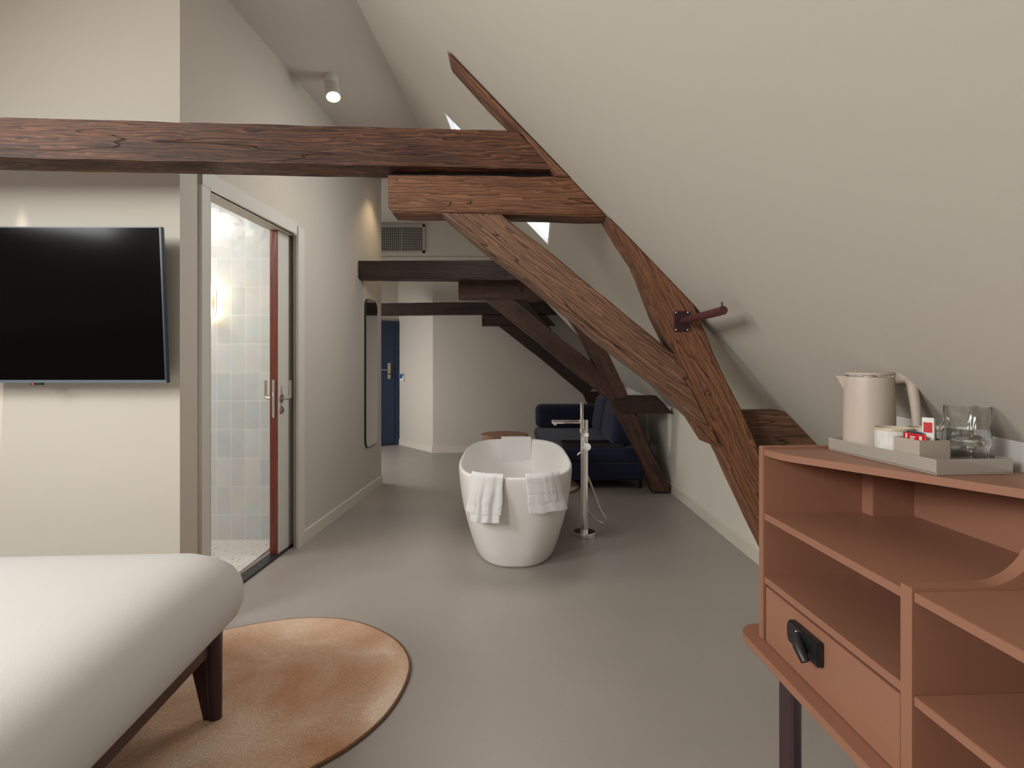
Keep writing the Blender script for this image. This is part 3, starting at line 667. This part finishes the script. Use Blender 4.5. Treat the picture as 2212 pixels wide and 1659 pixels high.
# ================================================================ BED AND RUG
bed = thing('bed', 'bed with rounded off-white fitted sheet on a dark plum frame', 'bed', (-.945, 2.03, 0), .06)
def rr3(x0, x1, y0, y1, r, z, n=10):
    pts = []
    for cx, cy, a0 in ((x1-r, y1-r, 0), (x0+r, y1-r, PI/2), (x0+r, y0+r, PI), (x1-r, y0+r, 1.5*PI)):
        for k in range(n+1): a = a0+PI/2*k/n; pts.append(Vector((cx+r*math.cos(a), cy+r*math.sin(a), z)))
    return pts
prof = [(.312, .13), (.309, .105), (.313, .075), (.33, .04), (.357, .015), (.39, .002), (.43, 0), (.465, .006), (.50, .024), (.53, .055), (.553, .095), (.568, .14), (.576, .20), (.579, .27), (.580, .40), (.580, .7)]
rings = [rr3(-1.72+d_, -d_, -2.05+d_, -d_, max(.02, .17-d_*.4), z, 12) for z, d_ in prof]
bm = BM(); loft(bm, rings)
for v in bm.verts:
    v.co.z += .002*noise.noise(v.co*3)
obj('mattress', bm, M_sheet, bed, ang=80)
bm = BM(); box(bm, -.13, -.085, -1.95, -.12, .243, .322); box(bm, -1.62, -1.575, -1.95, -.12, .243, .322); box(bm, -1.62, -.085, -.165, -.12, .243, .322); box(bm, -1.62, -.085, -1.95, -1.9, .243, .322)
bmesh.ops.bevel(bm, geom=bm.edges[:], offset=.004, segments=2, affect='EDGES'); obj('frame', bm, M_plum, bed)
def bed_leg(x, y, s, t):
    bm = BM()
    rings = []
    for z, wx, wy in ((.315, .060, .075), (.22, .056, .06), (.10, .050, .045), (.012, .046, .038)):
        rings.append([Vector((x-s*wx/2+s*(.05-wx)*0+a*wx/2, y+b_*wy/2, z)) for a, b_ in [(math.cos(q), math.sin(q)) for q in [2*PI*k/20 for k in range(20)]]])
    loft(bm, rings)
    # tapering inner fin
    prism(bm, [Vector((x-s*.045, y-.012, .30)), Vector((x-s*.12, y-.012, .30)), Vector((x-s*.055, y-.012, .012)), Vector((x-s*.03, y-.012, .012))], (0, .02, 0))
    obj('leg', bm, M_plum, bed)
for x, y, s in ((-.060, -.17, 1), (-1.64, -.17, -1), (-.065, -1.8, 1), (-1.64, -1.8, -1)): bed_leg(x, y, s, 0)

def blob(ctrl, n=10):
    q = [Vector((x, y, 0)) for x, y in ctrl]; m = len(q); out = []
    for i in range(m):
        a, b, c, d_ = q[i-1], q[i], q[(i+1) % m], q[(i+2) % m]
        for k in range(n):
            t = k/n; out.append(.5*((2*b)+(c-a)*t+(2*a-5*b+4*c-d_)*t*t+(-a+3*b-3*c+d_)*t**3))
    return out
def rug(ctrl, label, loc):
    L = Vector((loc[0], loc[1], 0)); pts = [p-L for p in blob(ctrl)]; c = sum(pts, Vector())/len(pts)
    t = thing('rug', label, 'rug', loc)
    bm = BM(); rs = []
    for s, z in ((.985, .001), (.985, .009), (.978, .012), (.9, .0125), (.5, .0125)): rs.append([c+(p-c)*s+Vector((0, 0, z)) for p in pts])
    loft(bm, rs); obj('pile', bm, M_rug, t, ang=80)
    bm = BM(); tube(bm, [c+(p-c)*.99+Vector((0, 0, .005)) for p in pts+pts[:1]], .006, 8, caps=False); obj('edge_binding', bm, M_rugedge, t)
    return t
rug([(-.399, 2.09), (-.425, 1.90), (-.491, 1.755), (-.584, 1.643), (-.75, 1.50), (-1.0, 1.39), (-1.3, 1.37), (-1.58, 1.50), (-1.70, 1.80), (-1.66, 2.1), (-1.53, 2.33), (-1.323, 2.472), (-1.11, 2.57), (-.90, 2.597), (-.709, 2.547), (-.527, 2.41), (-.425, 2.25)],
    'round terracotta rug with pale cloudy patches under the bed corner', (-1.0, 2.0, 0))
rug([(.66, 5.3), (.66, 5.6), (.5, 5.9), (.2, 6.0), (-.05, 5.85), (-.12, 5.5), (.0, 5.15), (.25, 4.98), (.5, 5.05)], 'small pinkish round rug under the sofa edge, behind the bathtub', (.3, 5.5, 0))

# ================================================================ BATHTUB
TX, TY, HW, HL = .022, 3.86, .375, .80
def sup(hw, hl, z, n=80, e=3.1):
    out = []
    for i in range(n):
        a = 2*PI*i/n; c, s = math.cos(a), math.sin(a)
        out.append(Vector((math.copysign(abs(c)**(2/e), c)*hw, math.copysign(abs(s)**(2/e), s)*hl, z)))
    return out
tub = thing('bathtub', 'white freestanding oval bathtub standing in the middle of the floor', 'bathtub', (TX, TY, 0))
pr = [(.262, .612, .001), (.268, .62, .004), (.277, .632, .02), (.300, .662, .10), (.325, .70, .20), (.345, .733, .30), (.360, .762, .39), (.370, .785, .47), (.375, .797, .53), (.3755, .80, .56), (.374, .798, .570), (.368, .792, .5755), (.360, .784, .5755), (.354, .777, .570), (.350, .772, .56), (.343, .762, .52), (.325, .73, .40), (.300, .68, .28), (.265, .61, .19), (.215, .53, .145), (.13, .40, .13), (.03, .15, .128)]
bm = BM(); loft(bm, [sup(a, b_, z, 96, 2.5+.6*min(1, z/.3)) for a, b_, z in pr]); obj('basin', bm, M_tub, tub, ang=80)
bm = BM(); t = BM(); lathe(t, 0, 0, [(.024, 0), (.022, .004)], 20); bmesh.ops.transform(t, matrix=Matrix.Translation((.338, .2, .49)) @ Matrix.Rotation(-PI/2, 4, 'Y'), verts=t.verts[:]); merge(bm, t); obj('overflow_cover', bm, M_tub, tub)
def rim_y(dx):               # outer front rim offset at dx from the centre line
    u = min(.97, abs(dx)/HW); return HL*(1-u**3.1)**(1/3.1)
def towel(name, label, x0, x1, front, lens, lean, seed, layers=((1.0, 0, 0),), inner=.10, loc_y=None, flip=False):
    rnd = random.Random(seed); bm = BM(); nu, nv = 26, 44
    for (wf, xo, dl) in layers:
        grid = []
        for iu in range(nu+1):
            u = iu/nu; x = x0+(x1-x0)*(.5+(u-.5)*wf)+xo; dx = x-TX
            ry = rim_y(dx); s_ = -1 if front else 1
            Lo = lens-dl; tot = inner+.034+Lo; col = []
            for iv in range(nv+1):
                v = iv/nv*tot
                off = dl*.10
                if v < inner: y = ry-.034-.004-off*0-(.16*(inner-v)); z = .578-(inner-v)+.004+off*.2
                elif v < inner+.034: q = (v-inner)/.034; y = ry-.034+.04*q-.006; z = .582+.010*math.sin(PI*q)+off*.3
                else: h = v-inner-.034; y = ry+.006+off*.12+.010*min(1, h*12)-.014*h; z = .582-h+off*.2
                hh = max(0, v-inner-.034)
                xx = x+lean*hh*(1.2)+.012*noise.noise(Vector((seed, v*9, u*2)))*min(1, hh*8+.2)
                xx += (u-.5)*.10*hh*wf
                yy = y+(.010*noise.noise(Vector((u*5.5+seed, v*3, 2.0)))+.0035*math.sin(u*17+seed+v*3))*min(1, .25+hh*5)
                z += .010*noise.noise(Vector((u*4, seed*2, v*4)))*min(1, .3+hh*4)
                # woven border stripes
                for st in (.045, .105):
                    if abs((Lo-hh)-st) < .006 and hh > 0: yy -= .0025
                col.append(bm.verts.new((xx, TY+s_*yy, z)))
            grid.append(col)
        for a in range(nu):
            for b_ in range(nv): bm.faces.new([grid[a][b_], grid[a+1][b_], grid[a+1][b_+1], grid[a][b_+1]])
    c = Vector(((x0+x1)/2, TY+(-rim_y((x0+x1)/2-TX) if front else rim_y((x0+x1)/2-TX)), .58))
    bmesh.ops.translate(bm, vec=-c, verts=bm.verts[:])
    o = solo(name, bm, M_towel, label, 'towel', tuple(c), ang=80)
    md = o.modifiers.new('thick', 'SOLIDIFY'); md.thickness = .012; md.offset = 0
    sb = o.modifiers.new('sub', 'SUBSURF'); sb.levels = 1; sb.render_levels = 1
    return o
towel('towel', 'white terry towel over the near bathtub rim, left of the two', -.235, -.045, True, .215, -.10, 3.1, ((1.0, 0, 0), (.80, .012, -.045)))
towel('towel', 'white terry towel over the near bathtub rim, right of the two', .075, .275, True, .205, .13, 7.7, ((1.0, 0, 0), (.80, -.02, .06)))
towel('towel', 'white towel hanging over the far rim of the bathtub', -.095, .165, False, .16, 0, 12.3, ((1, 0, 0),), inner=.26)

# ================================================================ TUB FILLER
fx, fy = .513, 3.84
fa = thing('freestanding_tap', 'tall chrome floor-standing bath tap with hand shower', 'tap', (fx, fy, 0))
bm = BM(); lathe(bm, 0, 0, [(.078, .001), (.078, .030), (.075, .034), (.030, .034)], 48); obj('base_plate', bm, M_chrome, fa)
bm = BM(); lathe(bm, 0, 0, [(.0265, .033), (.0265, .822), (.025, .826)], 40); obj('column', bm, M_chrome, fa)
bm = BM(); rbox(bm, -.232, .0, -.014, .014, .797, .823, .006, 3); tube(bm, [(-.208, 0, .80), (-.208, 0, .785)], .012, 16); obj('spout', bm, M_chrome, fa)
hsx, hsy = -.022, -.030
bm = BM(); tube(bm, [(hsx, hsy, .76), (hsx, hsy, .952)], .0125, 20); obj('hand_shower', bm, M_chrome, fa)
bm = BM(); tube(bm, [(hsx, hsy-.004, .735), (hsx, hsy, .765)], .016, 16); tube(bm, [(0, -.02, .745), (hsx, hsy, .745)], .010, 12); obj('shower_holder', bm, M_chrome, fa)
bm = BM(); tube(bm, [(.008, -.02, .725), (.008, -.058, .725)], .0155, 24); obj('diverter_knob', bm, M_chrome, fa)
bm = BM(); tube(bm, [(.010, -.02, .642), (.010, -.072, .642)], .0265, 32); k = obj('mixer_knob', bm, M_chrome, fa)
bm = BM(); tube(bm, [(-.004, -.055, .628), (-.058, -.062, .583)], .006, 12); obj('lever', bm, M_chrome, k)
hp = bez([(.0, .022, .50), (.022, .02, .43), (.06, 0.0, .33), (.105, -.03, .20), (.142, -.04, .135), (.12, -.035, .105), (.075, -.01, .125), (.03, .015, .175), (0, .02, .24)], 10)
bm = BM(); tube(bm, hp, .0075, 12); obj('shower_hose', bm, M_steel, fa)

# ================================================================ SIDE TABLE
st = thing('side_table', 'low round terracotta side table standing behind the bathtub', 'table', (-.086, 6.28, 0))
bm = BM(); lathe(bm, 0, 0, [(.262, .385), (.274, .389), (.275, .396), (.272, .401)], 64); obj('table_top', bm, M_tablew, st)
bm = BM(); n = 24; pts = [(math.cos(PI*.98+k/n*PI*.50)*.255, math.sin(PI*.98+k/n*PI*.50)*.255) for k in range(n+1)]
inn = [(x*.955, y*.955) for x, y in pts]; prism(bm, [Vector((x, y, .002)) for x, y in pts+inn[::-1]], (0, 0, .385)); obj('curved_panel', bm, M_tablew, st)
bm = BM(); pts = [(math.cos(-.05+k/n*PI*.50)*.255, math.sin(-.05+k/n*PI*.50)*.255) for k in range(n+1)]
inn = [(x*.955, y*.955) for x, y in pts]; prism(bm, [Vector((x, y, .002)) for x, y in pts+inn[::-1]], (0, 0, .385)); obj('curved_panel', bm, M_tablew, st)
bm = BM(); tube(bm, [(.10, -.205, .002), (.10, -.205, .387)], .010, 12); obj('leg', bm, M_black, st)

# ================================================================ SOFA
sf = thing('sofa', 'navy fabric sofa against the right knee wall under the slope', 'sofa', (.8, 6.1, 0))
o_ = Vector((.8, 6.1, 0))
def R(bm, x0, x1, y0, y1, z0, z1, r, seg=4, rot=None, piv=None):
    M = None
    if rot is not None: M = Matrix.Translation(piv) @ rot @ Matrix.Translation(-Vector(piv))
    rbox(bm, x0-o_.x, x1-o_.x, y0-o_.y, y1-o_.y, z0, z1, r, seg, M)
bm = BM(); R(bm, .30, 1.28, 5.24, 7.0, .085, .255, .02, 3); obj('base', bm, M_navy, sf)
bm = BM(); R(bm, .285, 1.285, 5.225, 6.98, .262, .405, .055, 5); obj('seat_cushion', bm, M_navy, sf, ang=70)
bm = BM(); R(bm, .30, 1.27, 6.78, 7.04, .40, .70, .075, 6); obj('armrest', bm, M_navy, sf, ang=70)
for (y0, y1) in ((6.05, 6.74), (5.34, 6.04)):
    bm = BM(); pv = (1.1-o_.x, 0, .41); R(bm, .97, 1.20, y0, y1, .385, .84, .085, 7, Matrix.Rotation(.16, 4, 'Y'), pv); obj('back_cushion', bm, M_navy, sf, ang=70)
for x, y in ((1.25, 5.30), (.36, 5.30), (1.25, 6.9), (.36, 6.9)):
    bm = BM(); tube(bm, [(x-o_.x, y-o_.y, 0), (x-o_.x, y-o_.y, .09)], .018, 16); obj('leg', bm, M_black, sf)
sc_ = BM(); bmesh.ops.create_uvsphere(sc_, u_segments=12, v_segments=8, radius=.009)
tr = thing('serving_tray', 'black tray lying on the near corner of the navy sofa seat', 'tray', (.80, 5.40, .405))
bm = BM(); rbox(bm, -.30, .28, -.13, .13, .001, .012, .004, 2); obj('tray_base', bm, M_blackfab, tr)
bm = BM()
for a in ((-.30, .28, -.135, -.122), (-.30, .28, .122, .135), (-.305, -.292, -.13, .13), (.272, .285, -.13, .13)): box(bm, *a, .004, .034)
obj('tray_rim', bm, M_blackfab, tr, sm=False)

# ================================================================ CABINET
ca = thing('cabinet', 'terracotta open luggage cabinet with shelves, drawer and dark plum legs', 'cabinet', (.667, 1.464, 0), .0436)
YE = -1.30
def cb(name, parts, bev=.0012, m=M_terra, parent=ca, label=None):
    bm = BM()
    for p in parts:
        t = BM(); box(t, *p); bmesh.ops.bevel(t, geom=t.edges[:], offset=bev, segments=2, affect='EDGES'); merge(bm, t)
    o = obj(name, bm, m, parent, ang=30)
    if label: o['label'] = label
    return o
# base board with rounded far corner
def rounded(pts_r, z0, z1):
    out = []
    n = len(pts_r)
    for i, (x, y, r) in enumerate(pts_r):
        p = Vector((x, y, 0)); a = Vector((*pts_r[i-1][:2], 0)); b = Vector((*pts_r[(i+1) % n][:2], 0))
        if r == 0: out.append(Vector((x, y, z0))); continue
        d1, d2 = (a-p).normalized(), (b-p).normalized()
        for k in range(11):
            t = k/10; s, e_ = p+d1*r, p+d2*r
            q = s.lerp(p, t).lerp(p.lerp(e_, t), t)
            out.append(Vector((q.x, q.y, z0)))
    bm = BM(); prism(bm, out, (0, 0, z1-z0))
    ed = [e for e in bm.edges if abs(e.verts[0].co.z-e.verts[1].co.z) < 1e-5]
    bmesh.ops.bevel(bm, geom=ed, offset=.0015, segments=2, affect='EDGES'); return bm
obj('base_board', rounded([(-.036, YE, 0), (.392, YE, 0), (.392, .068, .03), (-.036, .068, .075)], .470, .492), M_terra, ca, ang=30)
bm = BM(); prism(bm, [(0, -.024, .492), (.392, -.024, .492), (.392, -.024, 1.006), (0, -.024, 1.006)], (0, .024, 0))
bmesh.ops.bevel(bm, geom=bm.edges[:], offset=.0015, segments=2, affect='EDGES'); obj('side_panel', bm, M_terra, ca, ang=30)
# divider with curved upper edge
dv = [(0, .492), (0, .840), (.13, .840)]+[(.13+.11*math.sin(t), .840+.11*(1-math.cos(t))) for t in [PI/2*k/10 for k in range(1, 11)]]+[(.243, 1.0-.017), (.39, 1.0-.017), (.39, .492)]
bm = BM(); prism(bm, [(x, -.530, z) for x, z in dv], (0, .026, 0)); obj('divider', bm, M_terra, ca, ang=30)
cb('side_panel', [(0, .392, YE, YE+.024, .492, .84)])
obj('top_board', rounded([(0.002, -.0245, 0), (.004, -.10, .05), (.236, -.487, 0), (.39, -.745, 0), (.39, -.0245, 0)], .983, 1.0), M_terra, ca, ang=30)
cb('back_panel', [(.380, .392, YE+.02, -.066, .492, .983)])
cb('corner_box', [(.269, .39, -.067, -.0245, .492, .983)])
def notched(z0, z1):
    bm = BM(); prism(bm, [(0.003, -.503, z0), (.379, -.503, z0), (.379, -.067, z0), (.269, -.067, z0), (.269, -.0245, z0), (.003, -.0245, z0)], (0, 0, z1-z0)); return bm
obj('shelf', notched(.813, .830), M_terra, ca, sm=False)
obj('shelf', notched(.645, .662), M_terra, ca, sm=False)
cb('desk_board', [(.003, .379, YE+.024, -.5305, .817, .834)])
cb('shelf', [(.003, .379, YE+.024, -.5305, .638, .655)])
dr = cb('drawer', [(.002, .018, -.501, -.034, .494, .639)])
bm = BM(); box(bm, .02, .36, -.495, -.04, .50, .63); obj('drawer_box', bm, M_terra, dr, sm=False)
# black latch on the drawer
bm = BM(); lt = BM(); prism(lt, [(-.014, y, z) for y, z in [(-.283, .563), (-.283, .617), (-.172, .617)]+[(-.172+.012*math.sin(a), .590+.027*math.cos(a)) for a in [PI*k/8 for k in range(1, 8)]]+[(-.172, .563)]], (.017, 0, 0))
bmesh.ops.bevel(lt, geom=lt.edges[:], offset=.0025, segments=2, affect='EDGES', clamp_overlap=True); merge(bm, lt)
la = obj('latch', bm, M_black, dr); la['label'] = 'black plastic latch'
bm = BM(); lathe(bm, 0, 0, [(.024, -.002), (.024, .003)], 24); bmesh.ops.transform(bm, matrix=Matrix.Translation((-.014, -.228, .592)) @ Matrix.Rotation(-PI/2, 4, 'Y'), verts=bm.verts[:]); obj('turning_disc', bm, M_black, la)
bm = BM(); prism(bm, [(-.016, -.218, .607), (-.026, -.224, .604), (-.036, -.262, .570), (-.030, -.264, .566), (-.016, -.250, .569)], (0, 0, 0)) if False else None
bm = BM(); tube(bm, [(-.020, -.216, .606), (-.030, -.240, .588), (-.028, -.262, .566)], [.007, .013, .010], 12); obj('latch_lever', bm, M_black, la)
bm = BM(); bmesh.ops.create_uvsphere(bm, u_segments=10, v_segments=6, radius=.004, matrix=Matrix.Translation((-.018, -.210, .607))); obj('indicator', bm, M_steel, la)
for x, y in ((.010, -.135), (.36, -.135), (.010, YE+.12), (.36, YE+.12)):
    bm = BM(); rbox(bm, x-.014, x+.014, y-.032, y+.032, -.01, .472, .009, 4)
    bmesh.ops.translate(bm, vec=(0, 0, .01), verts=[v for v in bm.verts if v.co.z < .1]); obj('leg', bm, M_plum, ca)

# ---------------------------------------------------------------- things on the cabinet
TR = .085
ty = thing('tray', 'glossy beige rectangular tray on top of the terracotta cabinet', 'tray', (.932, 1.270, 1.0005), TR)
hx, hy = .0845, .164
def trw(x, y):                 # tray-local to world
    v = Matrix.Rotation(TR, 3, 'Z') @ Vector((x, y, 0)); return (.932+v.x, 1.270+v.y)
bm = BM(); rbox(bm, -hx, hx, -hy, hy, 0, .006, .001, 2); obj('tray_base', bm, M_tray, ty)
bm = BM()
for a in ((-hx, hx, -hy, -hy+.004), (-hx, hx, hy-.004, hy), (-hx, -hx+.004, -hy+.004, hy-.004), (hx-.004, hx, -hy+.004, hy-.004)): box(bm, *a, .003, .032)
obj('tray_rim', bm, M_tray, ty, sm=False)
ZT = 1.0070
# kettle
kx, ky = .9025, 1.3695
ke = thing('kettle', 'beige cylindrical electric kettle standing on the tray', 'kettle', (kx, ky, ZT), -.52)
bm = BM(); lathe(bm, 0, 0, [(.052, 0), (.0565, .002), (.057, .012), (.0565, .08), (.0555, .14), (.054, .178), (.053, .188)], 64, True, False); obj('body', bm, M_kettle, ke)
bm = BM(); lathe(bm, 0, 0, [(.0535, .187), (.0545, .1885), (.0545, .1915), (.052, .193)], 64); obj('metal_ring', bm, M_chrome, ke)
bm = BM(); lathe(bm, 0, 0, [(.0535, .1925), (.0535, .196), (.050, .199), (.02, .200)], 64); obj('lid', bm, M_kettle, ke)
bm = BM(); prism(bm, [Vector((-.045, -.020, .187)), Vector((-.071, 0, .189)), Vector((-.045, .020, .187)), Vector((-.040, 0, .187))], (0, 0, -.002))
t = BM(); v = [t.verts.new(p) for p in ((-.045, -.020, .188), (-.072, 0, .189), (-.045, .020, .188), (-.053, 0, .150))]
for f in ((0, 1, 3), (1, 2, 3), (2, 0, 3), (0, 2, 1)): t.faces.new([v[i] for i in f])
bm.free(); obj('spout', t, M_kettle, ke)
pts = bez([(.047, 0, .182), (.062, 0, .184), (.078, 0, .184), (.088, 0, .172), (.091, 0, .150), (.095, 0, .115), (.098, 0, .075), (.099, 0, .045)], 8)
bm = BM(); tube(bm, pts, [.0136-.0045*(k/56)**1.5 for k in range(57)], 16, flat=.95); obj('handle', bm, M_kettle, ke)
bm = BM(); lathe(bm, .074, 0, [(.010, .194), (.010, .200), (.008, .201)], 20); obj('lid_button', bm, M_lampbody, ke)
bm = BM(); lathe(bm, 0, 0, [(.054, -.0002), (.054, .001)], 32); obj('base', bm, M_kettle, ke)
# cups
def cup(x, y, rz, label):
    t = thing('cup', label, 'cup', (x, y, ZT), rz, 'ceramic cups on the tray')
    bm = BM(); md = lambda a, z: .010*math.cos(a*26) if .008 < z < .066 else 0
    lathe(bm, 0, 0, [(.030, 0), (.034, .002), (.036, .008), (.0365, .02), (.0370, .045), (.0375, .066)], 104, True, False, md); obj('body', bm, M_cup, t, ang=70)
    bm = BM(); lathe(bm, 0, 0, [(.0375, .066), (.0382, .070), (.0370, .0718), (.0352, .070), (.0345, .05), (.033, .012), (.01, .007)], 52, False, True); obj('rim', bm, M_cupin, t, ang=70)
    bm = BM(); pts = bez([(.036, 0, .048), (.052, 0, .052), (.062, 0, .050), (.064, 0, .042), (.056, 0, .034), (.036, 0, .028)], 6); tube(bm, pts, .0055, 10); obj('handle', bm, M_cup, t)
cup(.8885, 1.262, .65, 'ribbed white ceramic cup on the tray in front of the kettle')
cup(.968, 1.262, -1.0, 'ribbed white ceramic cup on the tray partly behind the sachet box')
bm = BM(); tube(bm, [(.0, 0, .0), (.028, -.01, .078)], .0018, 8); t = BM(); bmesh.ops.create_uvsphere(t, u_segments=10, v_segments=6, radius=.005, matrix=Matrix.Translation((.028, -.01, .080)) @ Matrix.Diagonal((.4, 1, 1.6, 1))); merge(bm, t)
solo('teaspoon', bm, M_chrome, 'small metal spoon standing in the rear ceramic cup', 'spoon', (.968, 1.262, ZT+.009))
# sachet box
bx, by = .896, 1.186
sb = thing('sachet_box', 'small open beige box holding tea and sugar sachets on the tray', 'box', (bx, by, ZT), TR-.03)
hw_, hd_ = .034, .036
bm = BM(); box(bm, -hw_, hw_, -hd_, hd_, 0, .004)
for a in ((-hw_, hw_, -hd_, -hd_+.003), (-hw_, hw_, hd_-.003, hd_), (-hw_, -hw_+.003, -hd_+.003, hd_-.003), (hw_-.003, hw_, -hd_+.003, hd_-.003)): box(bm, *a, .002, .057)
obj('box', bm, M_box, sb, sm=False)
def card(name, label, cat, x, y, z, w_, h_, th_, rz, tx, m, extra=None, parts=()):
    bm = BM(); rbox(bm, -w_/2, w_/2, -th_/2, th_/2, 0, h_, .0008, 1)
    t = thing(name, label, cat, (x, y, z)); t.rotation_euler = (tx, 0, rz)
    obj('packet', bm, m, t)
    for nm, r, mm in parts:
        bm = BM(); box(bm, r[0], r[1], -th_/2-.0005, -th_/2-.0001, r[2], r[3]); obj(nm, bm, mm, t, sm=False)
    return t
cx_, sy_ = math.cos(TR), math.sin(TR)
card('tea_sachet', 'flat red tea sachet leaning in the left of the sachet box', 'sachet', bx-.0175, by-.004, ZT+.006, .060, .062, .003, 1.57+TR-3.14, .0, M_red,
     parts=(('white_lettering', (-.022, -.018, .050, .060), M_paper), ('white_lettering', (-.010, .004, .053, .0555), M_paper), ('white_lettering', (-.010, .000, .049, .051), M_paper), ('badge', (.014, .021, .050, .058), M_paper)))
card('tea_sachet', 'dark grey sachet behind the red one in the sachet box', 'sachet', bx-.0085, by+.006, ZT+.006, .046, .065, .003, 1.57+TR-3.14, .0, M_tvb)
for k, (dx, dy, rz, lab) in enumerate(((.004, -.016, -.95, 'tall white sugar stick with red print, left one in the sachet box'), (.012, -.014, .25, 'tall white sugar stick with red print, right one in the sachet box'))):
    card('sugar_stick', lab, 'sugar stick', bx+dx, by+dy, ZT+.006, .022 if k == 0 else .014, .098-.004*k, .004, rz, .03, M_paper,
         parts=(('red_print', (-.008, .008, .066, .088), M_red), ('white_lettering', (-.005, .005, .075, .079), M_paper)) if k == 0 else (('red_print', (-.006, .001, .068, .088), M_red),))
card('coffee_sachet', 'black coffee sachet leaning in the right of the sachet box', 'sachet', bx+.024, by+.0, ZT+.006, .022, .074, .004, .3, .0, M_black)
# glasses
def tumbler(z, label):
    bm = BM(); R_ = .0405
    md = lambda a, zz: (.012*abs(math.cos(a*10))) if .012 < zz < .045 else 0
    lathe(bm, 0, 0, [(.02, 0), (.033, .0005), (.0350, .004), (.0352, .014), (.0362, .030), (.0372, .042), (.0402, .047), (.0405, .080), (.0402, .0825), (.0392, .0825), (.0388, .079), (.0384, .052), (.0345, .043), (.0325, .014), (.02, .011)], 120, True, True, md)
    return solo('glass_tumbler', bm, M_glass, label, 'glass', (.973, 1.158, z), ang=60, group=None)
tumbler(ZT, 'clear ribbed glass tumbler on the tray, lower one of the stacked pair')
tumbler(ZT+.0475, 'clear ribbed glass tumbler stacked in the other, upper one of the pair')
